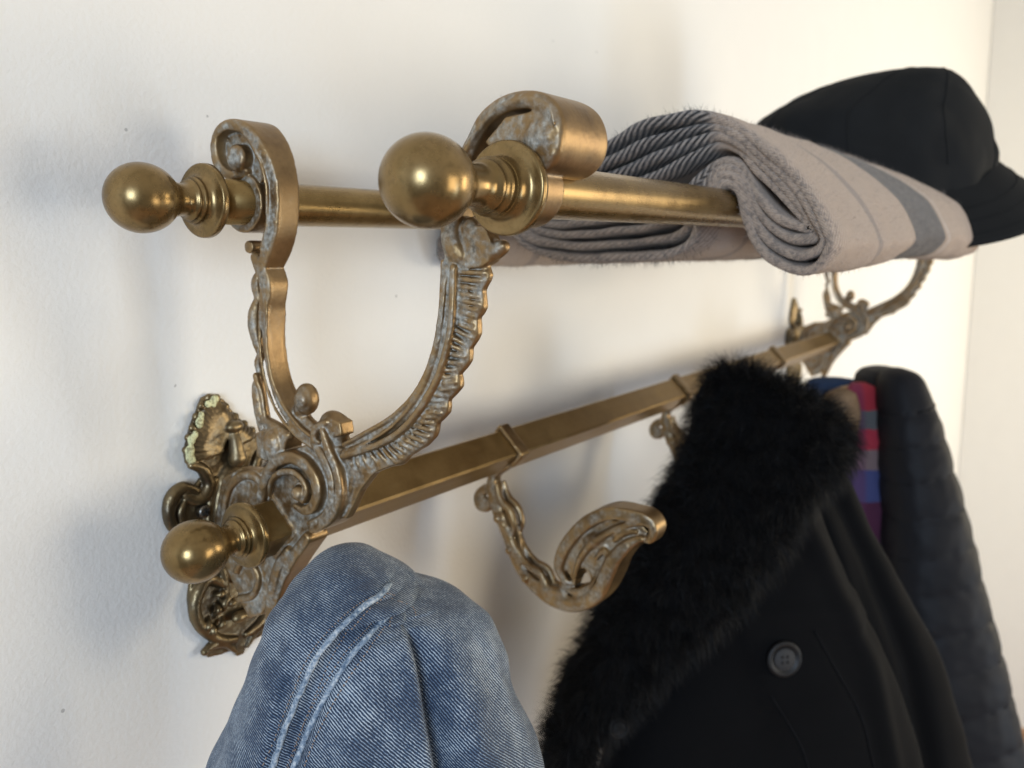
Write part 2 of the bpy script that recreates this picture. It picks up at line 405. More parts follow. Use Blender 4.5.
o = adopt(frombm('square_hook_rail', bm, M_rail, smooth=False))

def finial(xc, cy, cz, xr, s=1., flip=1):
    """ball finial: ball centre xc, collar at xr; flip=-1 mirrors towards +X"""
    prof = []
    R0 = .0199*s
    for k in range(25):
        a = PI*(k/24)*.82
        prof.append((xc-R0*1.02*math.cos(a)*(1 if a < PI/2 else 1.10), R0*math.sin(a)))
    x_n = prof[-1][0]; ln = xr-x_n
    prof += [(x_n+ln*.12, .0102*s), (x_n+ln*.28, .0094*s), (x_n+ln*.42, .0098*s), (x_n+ln*.47, .0108*s), (x_n+ln*.49, .0122*s), (x_n+ln*.55, .0124*s), (x_n+ln*.57, .0114*s), (x_n+ln*.60, .0136*s), (x_n+ln*.66, .0139*s), (x_n+ln*.69, .0130*s),
             (xr-.0050, .0146*s), (xr-.0036, .0165*s), (xr-.0030, .0196*s), (xr-.0032, .0214*s), (xr-.0022, .0222*s), (xr+.0008, .0224*s), (xr+.0016, .0214*s), (xr+.0020, .0150*s), (xr+.006, .0146*s)]
    prof.insert(0, (xc-R0*1.02, 0)); prof.append((xr+.006, 0))
    if flip < 0: prof = [(LEN-x, r) for x, r in prof]
    bm = bmesh.new(); lathex(bm, prof, cy, cz); return bm
for nm, a in (('ball_finial', (-.0785, YB, 0, -.036, 1.)), ('ball_finial', (-.0765, YF, 0, -.0145, 1.04)), ('ball_finial', (-.0660, YL, ZL+.0012, -.0275, .97))):
    for fl in (1, -1):
        adopt(frombm(nm, finial(*a, flip=fl), M_ball))

# --- cast bracket (built about X = 0)
def bracket_mesh():
    bm = Field()
    # back arm scroll over the back tube
    sweep(bm, [(y, z, w_, t_) for (y, z), (w_, t_) in zip([(0.0218,0.0189),(0.0325,0.0164),(0.0438,0.0219),(0.0479,0.032),(0.045,0.0428),(0.0338,0.0474),(0.0197,0.0445),(0.0093,0.0349),(0.0028,0.0238),(-0.0009,0.0118),(-0.0009,-0.0013),(0.0021,-0.0175),(0.0085,-0.0296),(0.0128,-0.037)],
        [(.004,.011),(.006,.013),(.007,.014),(.0065,.014),(.006,.014),(.007,.014),(.008,.0135),(.009,.012),(.009,.0105),(.009,.0095),(.0095,.0092),(.0095,.0092),(.010,.0092),(.009,.0085)])], 90)
    prism(bm, [(0.0468,0.0331),(0.04,0.0437),(0.0226,0.0436),(0.0096,0.0308),(0.0036,0.0126),(0.0157,0.0119),(0.0296,0.0162),(0.0421,0.0193)], -.006, .006)
    y, z = [(0.0268,0.027)][0]; cylx(bm, (0, y, z), .0085, .0125); sphere(bm, (-.0125, y, z), .008, (.45, 1, 1))
    # rim beads along the side faces of the scroll
    rim = [(0.0356,0.0494),(0.0225,0.0453),(0.013,0.0351),(0.0064,0.024),(0.0027,0.012),(0.0028,-0.0012),(0.0058,-0.0174),(0.0122,-0.029)]
    for s in (-1, 1): tube(bm, [(s*(.0132-.0006*i), y, z) for i, (y, z) in enumerate(rim)], [.0003]+[.0012]*7, 8, 40)
    # collar round the back tube, small hook curl under it
    cylx(bm, (0, YB, 0), .0188, .0088)
    cy_, cz_ = [(0.0281,-0.0277)][0]; cylx(bm, (0, cy_, cz_), .0042, .006); 
    # lower back arm
    sweep(bm, [(y, z, w_, t_) for (y, z), (w_, t_) in zip([(0.0209,-0.0346),(0.0125,-0.0496),(0.0148,-0.0686),(0.0154,-0.0898),(0.0121,-0.1109),(0.0028,-0.1289),(-0.013,-0.1427),(-0.0323,-0.1506),(-0.0521,-0.1544)],
        [(.008,.0085),(.011,.0085),(.0085,.0072),(.008,.0065),(.0085,.006),(.0095,.006),(.0095,.006),(.009,.006),(.009,.006)])], 70)
    for s in (-1, 1):
        tube(bm, [(s*.0068, y, z) for y, z in [(0.0109,-0.0546),(0.0121,-0.0704),(0.0134,-0.0897),(0.0101,-0.1094),(0.0008,-0.1268),(-0.0132,-0.1395),(-0.0307,-0.1477)]], .0014, 8, 40)
        tube(bm, [(s*.006, y, z) for y, z in [(0.0164,-0.0516),(0.0197,-0.0707),(0.0212,-0.0901),(0.018,-0.1127),(0.0078,-0.1327),(-0.0091,-0.1464),(-0.0304,-0.1547)]], .0011, 8, 40)
    # acanthus tips on its wall side
    for pts, rr in (([(0.0239,-0.0422),(0.0285,-0.0512),(0.0273,-0.0615)], [.002,.004,.0025]), ([(0.0271,-0.0589),(0.032,-0.0713),(0.0312,-0.0863),(0.0273,-0.1005)], [.0018,.0045,.004,.0015]),
                    ([(0.0259,-0.0952),(0.0305,-0.1034),(0.0282,-0.1124)], [.002,.003,.002]), ([(0.029,-0.1099),(0.0318,-0.1207),(0.0299,-0.1353),(0.0261,-0.151),(0.0209,-0.1611)], [.002,.0048,.005,.0045,.003])):
        tube(bm, [(0, y, z) for y, z in pts], rr, 10, 20, squash=1.)
    tube(bm, [(-.0045, y, z) for y, z in [(0.0286,-0.1109),(0.0236,-0.123),(0.0209,-0.1393),(0.0183,-0.1577)]], .0022, 8, 20)
    # curl knob and square knob in the cradle
    y, z = [(-0.0151,-0.1227)][0]; sphere(bm, (-.001, y, z), .0088, (.85, .9, 1.15)); sphere(bm, (-.0065, y, z), .0055, (.5, 1, 1))
    tube(bm, [(0, a, b_) for a, b_ in [(-0.0102,-0.1282),(-0.0098,-0.1347),(-0.0186,-0.1402),(-0.031,-0.1438)]], [.006,.005,.004,.004], 10, 14)
    prism(bm, [(-0.0314,-0.1362),(-0.0404,-0.1308),(-0.0488,-0.1336),(-0.0501,-0.1416),(-0.0327,-0.1449)], -.0065, .0055)
    tube(bm, [(-.007, a, b_) for a, b_ in [(-0.0272,-0.1468),(-0.0295,-0.1389),(-0.0385,-0.1342)]], [.003,.003,.002], 8, 14)
    # front arm
    fa = list(zip([(-0.0533,-0.1484),(-0.0727,-0.1399),(-0.0929,-0.128),(-0.1092,-0.1147),(-0.1213,-0.1),(-0.1288,-0.084),(-0.1333,-0.0674),(-0.1357,-0.0511),(-0.136,-0.0363),(-0.1356,-0.0236),(-0.1372,-0.0111),(-0.1408,0.0012),(-0.1462,0.0131),(-0.1535,0.0242),(-0.1631,0.0348),(-0.1766,0.0409),(-0.1913,0.0414),(-0.201,0.0363),(-0.2044,0.0268),(-0.2028,0.0176),(-0.1965,0.0113),(-0.189,0.0103),(-0.1843,0.0149)],
        [(.008,.0055),(.009,.0055),(.0095,.0055),(.0098,.0055),(.010,.0055),(.010,.0055),(.010,.0055),(.010,.0055),(.0105,.006),(.0115,.008),(.012,.009),(.0115,.009),(.010,.010),(.009,.011),(.009,.014,.001),(.009,.017,.003),(.009,.020,.006),(.010,.023,.009),(.0105,.024,.011),(.0105,.0245,.011),(.0095,.0235,.011),(.008,.021,.010),(.005,.018,.010)]))
    sweep(bm, [(y, z, *r_, *([0.] if len(r_) == 2 else [])) for (y, z), r_ in fa], 140, .0042)
    y, z = [(-0.1968,0.0231)][0]; cylx(bm, (.010, y, z), .0115, .0225, 32); sphere(bm, (-.012, y, z), .009, (.35, 1, 1))
    prism(bm, [(-0.1635,0.0236),(-0.1764,0.035),(-0.1997,0.0368),(-0.208,0.0278),(-0.2059,0.0146),(-0.1968,0.0119),(-0.1852,0.0135),(-0.1733,0.0142)], -.012, .012)
    tube(bm, [(-x, y, z) for x, (y, z) in zip((.0095,.0115,.0128,.0132,.0132,.0136,.0142), [(-0.1476,0.0157),(-0.1573,0.0279),(-0.1692,0.0371),(-0.1812,0.0412),(-0.194,0.0414),(-0.203,0.0365),(-0.2064,0.027)])], [.0012, .0014, .0014, .0014, .0012, .0009, .0003], 8, 40)
    for s in (-1, 1):
        tube(bm, [(s*.0062, y, z) for y, z in [(-0.0505,-0.1508),(-0.0658,-0.1452),(-0.0895,-0.1321),(-0.1107,-0.1119),(-0.1221,-0.0928),(-0.1281,-0.0753),(-0.1313,-0.0567),(-0.1331,-0.0395)]], .0009, 8, 60)
        tube(bm, [(s*.0058, y, z) for y, z in [(-0.0507,-0.1471),(-0.0694,-0.1374),(-0.0898,-0.1262),(-0.1062,-0.1129),(-0.1176,-0.0977),(-0.1245,-0.0816),(-0.1284,-0.0649),(-0.1301,-0.0502),(-0.1311,-0.0363)]], .0015, 8, 60)
        tube(bm, [(s*.0062, y, z) for y, z in [(-0.0504,-0.154),(-0.0789,-0.1436),(-0.0988,-0.1322),(-0.1142,-0.1167),(-0.1262,-0.0992),(-0.1336,-0.0805),(-0.1367,-0.0662),(-0.1376,-0.0533),(-0.1385,-0.0394)]], .0022, 8, 60)
    # serrated leaf outside the front arm: thin fluted web with a raised scalloped edge
    inner = [(-0.1378,-0.0363),(-0.1368,-0.0544),(-0.1337,-0.0713),(-0.1261,-0.0988),(-0.1133,-0.1175),(-0.0979,-0.1337),(-0.0779,-0.1451),(-0.051,-0.1547)]
    outer = [(-0.1538,-0.0341),(-0.1589,-0.0434),(-0.1542,-0.0518),(-0.1554,-0.0602),(-0.1507,-0.0668),(-0.1513,-0.0747),(-0.1451,-0.0831),(-0.145,-0.0897),(-0.1373,-0.0979),(-0.1386,-0.1044),(-0.13,-0.1125),(-0.1292,-0.1199),(-0.1219,-0.1263),(-0.1195,-0.1346),(-0.1112,-0.1415),(-0.102,-0.1468),(-0.0941,-0.1538),(-0.0798,-0.1564),(-0.0657,-0.1633),(-0.0547,-0.1674)]
    prism(bm, inner+outer[::-1], -.0024, .0024)
    outer = [(y+.0028, z+.0012) for y, z in outer]; oo = crom(outer, 90)
    tube(bm, [(0, y, z) for y, z in oo], [.0029+.0003*math.sin(i*1.3) for i in range(90)], 10)
    ii = crom(inner, 40); o2 = crom(outer, 40)
    for i in range(1, 39):
        a, c_ = ii[i], o2[i]
        for s in (-1, 1): tube(bm, [(s*.0034, a[0], a[1]), (s*(.0038+.0006*random.random()), (a[0]*.5+c_[0]*.5), (a[1]+c_[1])/2), (s*.0028, c_[0], c_[1])], [.0012, .0014+.0004*random.random(), .0012], 6)
    # two leaf tips under the front tube
    tube(bm, [(-.003, y, z) for y, z in [(-0.1349,-0.0173),(-0.1361,-0.0247),(-0.1394,-0.031),(-0.1433,-0.0341)]], [.005,.0065,.006,.003], 12, 16)
    tube(bm, [(0, y, z) for y, z in [(-0.1469,-0.0185),(-0.1527,-0.0248),(-0.1598,-0.03),(-0.1662,-0.0285)]], [.006,.006,.0055,.004], 12, 16)
    prism(bm, [(-0.1363,-0.0168),(-0.1586,-0.0172),(-0.1636,-0.029),(-0.161,-0.0361),(-0.1545,-0.0393),(-0.1392,-0.0394)], -.005, .005)
    cylx(bm, (0, YF, 0), .0190, .0088)
    # central volute and its eye
    sweep(bm, [(y, z, w_, t_) for (y, z), (w_, t_) in zip([(0.025,-0.2067),(0.025,-0.193),(0.0199,-0.1786),(0.0093,-0.1664),(-0.0043,-0.1606),(-0.0172,-0.1621),(-0.0267,-0.1691),(-0.0297,-0.179),(-0.0256,-0.1887),(-0.0171,-0.1934),(-0.0079,-0.1923)],
        [(.008,.009),(.008,.010),(.008,.010),(.008,.011),(.0085,.011),(.0085,.011),(.008,.011),(.008,.011),(.0075,.011),(.006,.011),(.004,.010)])], 80)
    y, z = [(-0.014,-0.1822)][0]; sphere(bm, (-.009, y, z), .0052, (1.2, 1, 1)); cylx(bm, (0, y, z), .0075, .0085)
    tube(bm, [(-.0095, a, b_) for a, b_ in [(0.0148,-0.1886),(0.0121,-0.1788),(0.003,-0.1715),(-0.0084,-0.1692),(-0.0174,-0.1731),(-0.0206,-0.1804),(-0.0165,-0.1876)]], [.0012,.002,.0025,.0025,.0022,.002,.0015], 8, 40)
    # twin bands in front of the volute
    for pts, t_ in (([(-0.0257,-0.1492),(-0.0333,-0.1559),(-0.039,-0.1646),(-0.041,-0.1751),(-0.0396,-0.1869),(-0.0301,-0.1975),(-0.019,-0.2021)], .009), ([(-0.036,-0.1391),(-0.0405,-0.1511),(-0.0468,-0.1628),(-0.0488,-0.1752),(-0.0456,-0.1871),(-0.0363,-0.1977),(-0.0225,-0.2055)], .0105)):
        sweep(bm, [(y, z, .0065 if 0 < i < 6 else .004, t_) for i, (y, z) in enumerate(pts)], 60)
    tube(bm, [(0, y, z) for y, z in [(-0.033,-0.1385),(-0.0358,-0.1357),(-0.0409,-0.1376),(-0.0422,-0.1463)]], [.006,.0075,.007,.005], 12, 16)
    prism(bm, [(0.0294,-0.1741),(0.002,-0.1583),(-0.029,-0.1466),(-0.0521,-0.1531),(-0.0574,-0.1668),(-0.0515,-0.1847),(-0.0404,-0.1975),(-0.0182,-0.2095),(0.0068,-0.232),(0.0279,-0.2083)], -.0045, .0045)
    prism(bm, [(-0.0495,-0.1518),(-0.0941,-0.1532),(-0.0732,-0.1622),(-0.0611,-0.1752),(-0.0491,-0.195),(-0.0403,-0.1965),(-0.0443,-0.1702)], -.0032, .0032)
    # sleeve for the square rail, rotated a quarter
    hh = HD+.0028
    prism(bm, [(YL+hh*math.cos(a), ZL+hh*math.sin(a)) for a in [PI/2*j for j in range(4)]], -.006, .019)
    # lower leaf and stem running back to the wall plate
    sweep(bm, [(y, z, w_, t_) for (y, z), (w_, t_) in zip([(-0.0162,-0.2125),(0,-0.2306),(0.0149,-0.2511),(0.0244,-0.2725),(0.0322,-0.2946)], [(.008,.009),(.009,.009),(.010,.008),(.010,.007),(.006,.005)])], 40)
    sweep(bm, [(y, z, w_, t_) for (y, z), (w_, t_) in zip([(0.0027,-0.2245),(0.0114,-0.2386),(0.0184,-0.2541),(0.0278,-0.2718)], [(.006,.010),(.008,.011),(.008,.010),(.005,.007)])], 40)
    prism(bm, [(0.0278,-0.1743),(0.0504,-0.1761),(0.0704,-0.1861),(0.0821,-0.2184),(0.0757,-0.2467),(0.062,-0.2659),(0.0505,-0.2839),(0.0354,-0.278),(0.0098,-0.2437),(0.0033,-0.2181),(0.0273,-0.2087)], -.0045, .0045)
    sweep(bm, [(y, z, .006, .008) for y, z in [(0.0687,-0.2258),(0.067,-0.206),(0.0603,-0.1907),(0.0479,-0.1812),(0.0354,-0.1793),(0.0266,-0.1828)]], 50)
    sweep(bm, [(y, z, .005, .008) for y, z in [(0.0573,-0.2709),(0.042,-0.2644),(0.0348,-0.2513),(0.0402,-0.2418),(0.0507,-0.2418),(0.0578,-0.2505)]], 50)
    # leaf between the arm and the plate
    prism(bm, [(0.0274,-0.1481),(0.0154,-0.144),(-0.0036,-0.1458),(0.0009,-0.1568),(0.019,-0.1672),(0.0287,-0.1645)], -.008, .008)
    sphere(bm, (-.006, *[(0.0114,-0.1547)][0]), .009, (.8, 1, 1.3))
    tube(bm, [(-.004, y, z) for y, z in [(0.0229,-0.1395),(0.0105,-0.1435),(-0.0016,-0.1473)]], [.003,.004,.003], 8, 14)
    return bm
def wob(co, nr):
    n = np.array([noise.noise(Vector(p)*150)*.00042+noise.noise(Vector(p)*420)*.00026 for p in co])
    return n*(.07+.93*np.clip(np.abs(nr[:, 0])*2.2-.9, 0, 1))
def wob_plate(co, nr):
    return np.array([noise.noise(Vector(p)*130)*.00025+noise.noise(Vector(p)*350)*.00015 for p in co])
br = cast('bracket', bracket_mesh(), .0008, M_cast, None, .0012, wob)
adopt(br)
br2 = br.copy(); C.objects.link(br2); adopt(br2); br2.location.x = LEN

# --- wall plate, mirror-symmetric about XC
XC = .0200
def plate_mesh():
    bm = Field()
    left = [(0.0086,-0.1306),(0.0001,-0.1323),(-0.0055,-0.1421),(-0.0101,-0.1499),(-0.013,-0.1572),(-0.017,-0.1678),(-0.016,-0.1758),(-0.0082,-0.1804),(-0.0037,-0.1879),(-0.0099,-0.1937),(-0.0194,-0.1908),(-0.0284,-0.1951),(-0.0331,-0.2053),(-0.0302,-0.2189),(-0.0177,-0.2348),(-0.0104,-0.248),(-0.0177,-0.2569),(-0.0214,-0.2743),(-0.0201,-0.2912),(-0.0102,-0.3056),(-0.0038,-0.3119),(-0.0101,-0.3164),(-0.008,-0.3234),(0.0032,-0.3256),(0.0131,-0.3257),(0.0172,-0.3329)]
    left = [(min(x, XC), z) for x, z in left]
    right = [(2*XC-x, z) for x, z in reversed(left) if z < [(0.0125,-0.187)][0][1]]+[(0.0492,-0.1793),(0.0446,-0.1631),(0.0357,-0.157),(0.0248,-0.1455),(0.0176,-0.1356)]
    ol = left+right
    prismY(bm, ol, YW, YW-.004)
    def both(f):
        f(lambda x: x); f(lambda x: 2*XC-x)
    def feat(mx):
        def T(pts, r, y=YW-.005, res=30, n=10): tube(bm, [(mx(x), y-(q[0] if q else 0), z) for x, z, *q in pts], r, n, res)
        # side C-scrolls
        T([(-0.0133,-0.178),(-0.0047,-0.1827),(-0.0004,-0.1939),(-0.0052,-0.2022),(-0.0135,-0.2031),(-0.0196,-0.198),(-0.0169,-0.1944)], [.003,.0042,.0046,.0045,.004,.0032,.0025])
        T([(-0.0106,-0.1973),(-0.0208,-0.192),(-0.0289,-0.1951),(-0.0334,-0.2045),(-0.032,-0.2163),(-0.0247,-0.2254)], [.003,.0042,.0046,.0045,.004,.003])
        T([(-0.0198,-0.2008),(-0.0243,-0.2083),(-0.0241,-0.217)], [.002,.003,.002])
        T([(0.0055,-0.2712),(-0.0044,-0.2641),(-0.0131,-0.2687),(-0.018,-0.279),(-0.0164,-0.2916),(-0.0088,-0.3036),(0.0027,-0.3134),(0.015,-0.3174)], [.003,.0044,.005,.0048,.0045,.0042,.0038,.0025])
        T([(-0.0122,-0.3168),(-0.0052,-0.3142),(0.006,-0.3178),(0.0144,-0.3267)], [.003,.0034,.003,.002])
        T([(0.0056,-0.1923),(-0.0006,-0.2092),(-0.0021,-0.2311),(0.0051,-0.252),(0.0087,-0.2761),(0.006,-0.2906)], [.002,.003,.0035,.0035,.003,.002])
        T([(0.0144,-0.1898),(0.006,-0.1998),(0.0028,-0.2212),(0.0058,-0.2408)], .0022)
        # acanthus blobs low down
        for i in range(9):
            a = random.random()*6; xx, zz = [(-0.0024,-0.2886)][0]
            xx += random.uniform(-.010, .010); zz += random.uniform(-.016, .016)
            tube(bm, [(mx(xx), YW-.004, zz), (mx(xx+.005*math.cos(a)), YW-.009, zz+.005*math.sin(a)), (mx(xx+.009*math.cos(a)), YW-.005, zz+.009*math.sin(a))], [.0015, .0024, .0012], 8, 8)
        x, z = [(0.0212,-0.299)][0]; sphere(bm, (mx(min(x, XC-.004)), YW-.010, z), .0055, (1.2, .8, .8))
    both(feat)
    # shell fan spreading from the drop
    fx, fz = XC-.002, [(0.0121,-0.1716)][0][1]
    rim = crom([(-0.0141,-0.1745),(-0.0159,-0.1663),(-0.0129,-0.1577),(-0.0092,-0.1512),(-0.0054,-0.1434),(0,-0.1364),(0.0069,-0.1324),(0.0135,-0.1355),(0.0216,-0.1448),(0.0299,-0.1528),(0.0376,-0.1594),(0.0438,-0.165)], 24)
    for i, (x, z) in enumerate(rim):
        tube(bm, [(fx+(x-fx)*.22, YW-.0078, fz+(z-fz)*.22), (fx+(x-fx)*.6, YW-.0078, fz+(z-fz)*.6), (fx+(x-fx)*.9, YW-.0045, fz+(z-fz)*.9)], [.0013, .0021, .0022], 8, 12)
    for i, (x, z) in enumerate(rim[::2]): sphere(bm, (x, YW-.0035, z), .0030, (1, .9, 1), 10)
    z1 = [(0.0115,-0.1553)][0][1]; sphere(bm, (XC, YW-.011, z1), .0048, (1.5, 1, .9))
    z2 = [(0.0101,-0.177)][0][1]
    tube(bm, [(XC, YW-.008, z1-.004), (XC, YW-.011, (z1+z2)/2), (XC, YW-.012, z2)], [.0035, .0045, .0062], 14, 16)
    sphere(bm, (XC, YW-.012, z2-.002), .0066)
    # body boss that carries the bracket
    zb = [(0.0006,-0.2281)][0][1]
    sphere(bm, (XC, YW-.004, zb), 1, (.020, .011, .046))
    return bm
pl = cast('wall_plate', plate_mesh(), .0007, M_plate, None, .0009, wob_plate)
adopt(pl)
pl2 = pl.copy(); C.objects.link(pl2); adopt(pl2); pl2.location.x = LEN
# screw with a cross slot
M_screw, _, _ = mat('steel_screw', .35, 1, (.20, .185, .16))
def screw_mesh():
    bm = bmesh.new(); (x, z), = [(-0.0074,-0.2123)]
    n = 28
    ringloft(bm, [[(x+r*math.cos(2*PI*k/n), y, z+r*math.sin(2*PI*k/n)) for k in range(n)] for y, r in ((YW-.004, .0048), (YW-.0085, .0048), (YW-.0095, .0042), (YW-.0100, .0030))])
    return bm, x, z
bm, sxx, szz = screw_mesh(); sc = adopt(frombm('screw', bm, M_screw))
M_slot, _, _ = mat('screw_slot_dark', .8, 0, (.02, .018, .015))
bm = bmesh.new()
for a in (.5, .5+PI/2):
    d = Vector((math.cos(a), 0, math.sin(a))); q = Vector((-d.z, 0, d.x))
    ringloft(bm, [[Vector((sxx, y, szz))+d*u*.0031+q*v*.0006 for u, v in ((1, 1), (-1, 1), (-1, -1), (1, -1))] for y in (YW-.0096, YW-.0104)])
sl = frombm('cross_slot', bm, M_slot, smooth=False); sl.parent = sc; 
# yellow paint flakes stuck on the shell edge
M_flake, nt, b = mat('old_yellow_paint', .6, 0, (.62, .60, .30))
tcn = N(nt, 'ShaderNodeTexCoord'); nn = N(nt, 'ShaderNodeTexNoise', i_Scale=500.); L(nt, tcn.outputs['Object'], nn.inputs['Vector'])
L(nt, ramp(nt, nn.outputs[0], [(.40, (.30, .27, .14)), (.52, (.66, .65, .36))]), b.inputs['Base Color']); bump(nt, b, nn.outputs[0], .6, .001)
bm = Field()
for (x, z), r in zip([(0.0069,-0.1358),(0.0017,-0.1379),(-0.0053,-0.1446),(-0.0065,-0.1494),(-0.011,-0.1557),(-0.0137,-0.1601),(-0.0158,-0.1675),(-0.0153,-0.1719)], [.0036,.0025,.003,.0034,.0024,.0034,.0036,.0034]):
    for k in range(4): sphere(bm, (x+random.uniform(-.0015, .0015), YW-.0078, z+random.uniform(-.002, .002)), r*random.uniform(.5, .9), (1, .5, 1.2), 8)
adopt(cast('paint_flake', bm, .0006, M_flake, None, .001))

# ---------------------------------------------------------------- hooks on the rail
def hook_mesh():
    bm = Field(); g = HD+.0022
    # strap over the square rail
    dpts = [(YL+.010, ZL+g-.012), (YL, ZL+g), (YL-g, ZL), (YL-g+.009, ZL-.009-.002)]
    q = []
    for (a, b_), (c_, d) in zip(dpts, dpts[1:]):
        for k in range(8): q.append((a+(c_-a)*k/8, b_+(d-b_)*k/8))
    q.append(dpts[-1])
    sweep(bm, [(y, z, .0044, .0074) for y, z in q], 60)
    sweep(bm, [(y, z, w_, t_) for (y, z), (w_, t_) in zip([(YL-g+.003, ZL-.004)]+[(0.0121,-0.2257),(0.0267,-0.2362),(0.0302,-0.2463)], [(.004,.006),(.005,.006),(.006,.006),(.007,.006)])], 30)
    # stem
    sweep(bm, [(y, z, w_, t_) for (y, z), (w_, t_) in zip([(0.029,-0.2394),(0.028,-0.2526),(0.0225,-0.267),(0.0114,-0.2862),(0.0048,-0.3041),(-0.004,-0.3196),(-0.0182,-0.3309),(-0.0364,-0.3392),(-0.0573,-0.34),(-0.0754,-0.332),(-0.0881,-0.3191),(-0.0957,-0.303),(-0.1021,-0.2883),(-0.1132,-0.2747),(-0.1232,-0.2667)],
        [(.009,.0065),(.011,.007),(.013,.008),(.0145,.008),(.012,.008),(.0125,.0075),(.0135,.008),(.0145,.009),(.0145,.010),(.014,.012),(.014,.014),(.014,.016),(.013,.016),(.010,.014),(.006,.010)])], 90, .0045)
    tube(bm, [(0, y, z) for y, z in [(0.0268,-0.2486),(0.0383,-0.2514),(0.0466,-0.2594),(0.0455,-0.268),(0.0374,-0.2686),(0.0327,-0.262)]], [.005,.0048,.0048,.0046,.0046,.0046], 10, 30)
    # leaf curled over the tip
    sweep(bm, [(y, z, w_, t_) for (y, z), (w_, t_) in zip([(-0.0601,-0.3209),(-0.0519,-0.319),(-0.0467,-0.3072),(-0.0517,-0.2905),(-0.0628,-0.2739),(-0.0784,-0.2585),(-0.0966,-0.2492),(-0.1152,-0.2478),(-0.1289,-0.2488),(-0.1363,-0.256),(-0.1329,-0.266),(-0.1238,-0.2669)],
        [(.004,.006),(.007,.009),(.009,.0115),(.0105,.013),(.011,.0135),(.0115,.0135),(.011,.013),(.010,.012),(.0095,.011),(.008,.010),(.007,.009),(.005,.007)])], 90)
    prism(bm, [(-0.0488,-0.3046),(-0.0599,-0.2822),(-0.0825,-0.26),(-0.1202,-0.2508),(-0.1304,-0.2602),(-0.1215,-0.2748),(-0.1058,-0.2823),(-0.0967,-0.3064),(-0.0872,-0.3257),(-0.0803,-0.3181),(-0.0752,-0.3083),(-0.0712,-0.3037),(-0.0662,-0.3065),(-0.0612,-0.3205)], -.0065, .009)
    sphere(bm, (0, *[(-0.081,-0.277)][0]), .0125, (.85, 1.15, .75)); sphere(bm, (0, *[(-0.1058,-0.2662)][0]), .0105, (.85, 1.2, .8))
    for s_ in (-1, 1):
        for pts, rr in (([(-0.0631,-0.3125),(-0.068,-0.2952),(-0.0797,-0.2794),(-0.0949,-0.2669),(-0.1134,-0.2565),(-0.1288,-0.2529)], [.0015,.0028,.003,.003,.0026,.0015]), ([(-0.0927,-0.315),(-0.0963,-0.3),(-0.1009,-0.2884),(-0.1119,-0.2741),(-0.1264,-0.2661)], [.002,.0034,.0036,.003,.002]),
                        ([(-0.0837,-0.292),(-0.0913,-0.2833),(-0.0962,-0.2912),(-0.0925,-0.3043)], [.0014,.0026,.0026,.0014]), ([(-0.1006,-0.2728),(-0.1099,-0.2641),(-0.1208,-0.2612)], [.0014,.0024,.0014])):
            tube(bm, [(s_*.0085, y, z) for y, z in pts], rr, 8, 24)
    sphere(bm, (-.001, *[(0.0408,-0.2624)][0]), .0045)
    # relief on the stem
    for s in (-1, 1):
        for pts in ([(0.0218,-0.2434),(0.0174,-0.2569),(0.0064,-0.2663),(0.0021,-0.2806),(0.0077,-0.2931)], [(0.0153,-0.2707),(0.011,-0.2842),(0.0033,-0.297),(-0.0044,-0.3097)], [(-0.0022,-0.3025),(-0.0131,-0.3136),(-0.026,-0.3184),(-0.0344,-0.3316)],
                    [(-0.0131,-0.3221),(-0.0313,-0.3304),(-0.047,-0.3306),(-0.0573,-0.3375)], [(-0.047,-0.3241),(-0.0623,-0.3271),(-0.0792,-0.3178),(-0.0869,-0.3036)], [(-0.0624,-0.3345),(-0.0793,-0.3233),(-0.0927,-0.3077)]):
            tube(bm, [(s*.0062, y, z) for y, z in pts], [.0016, .0034, .0036, .0028, .0014][:len(pts)], 8, 20)
        for i in range(12):
            k = random.choice([(0.0169,-0.2776),(0.0092,-0.3002),(-0.0106,-0.3249),(-0.0301,-0.3368),(-0.0532,-0.3391),(-0.0734,-0.3297)])
            sphere(bm, (s*.008, k[0]+random.uniform(-.004, .004), k[1]+random.uniform(-.004, .004)), random.uniform(.0015, .003), seg=8)
    return bm
HX = .262
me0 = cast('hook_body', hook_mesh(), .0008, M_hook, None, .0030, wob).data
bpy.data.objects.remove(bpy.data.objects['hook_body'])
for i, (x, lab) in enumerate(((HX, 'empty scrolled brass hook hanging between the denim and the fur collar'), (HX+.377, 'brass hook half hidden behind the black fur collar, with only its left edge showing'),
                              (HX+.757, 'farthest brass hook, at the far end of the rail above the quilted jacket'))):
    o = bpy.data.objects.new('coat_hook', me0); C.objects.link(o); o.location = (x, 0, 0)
    tag(o, lab, 'hook', 'brass hooks hung over the square rail')
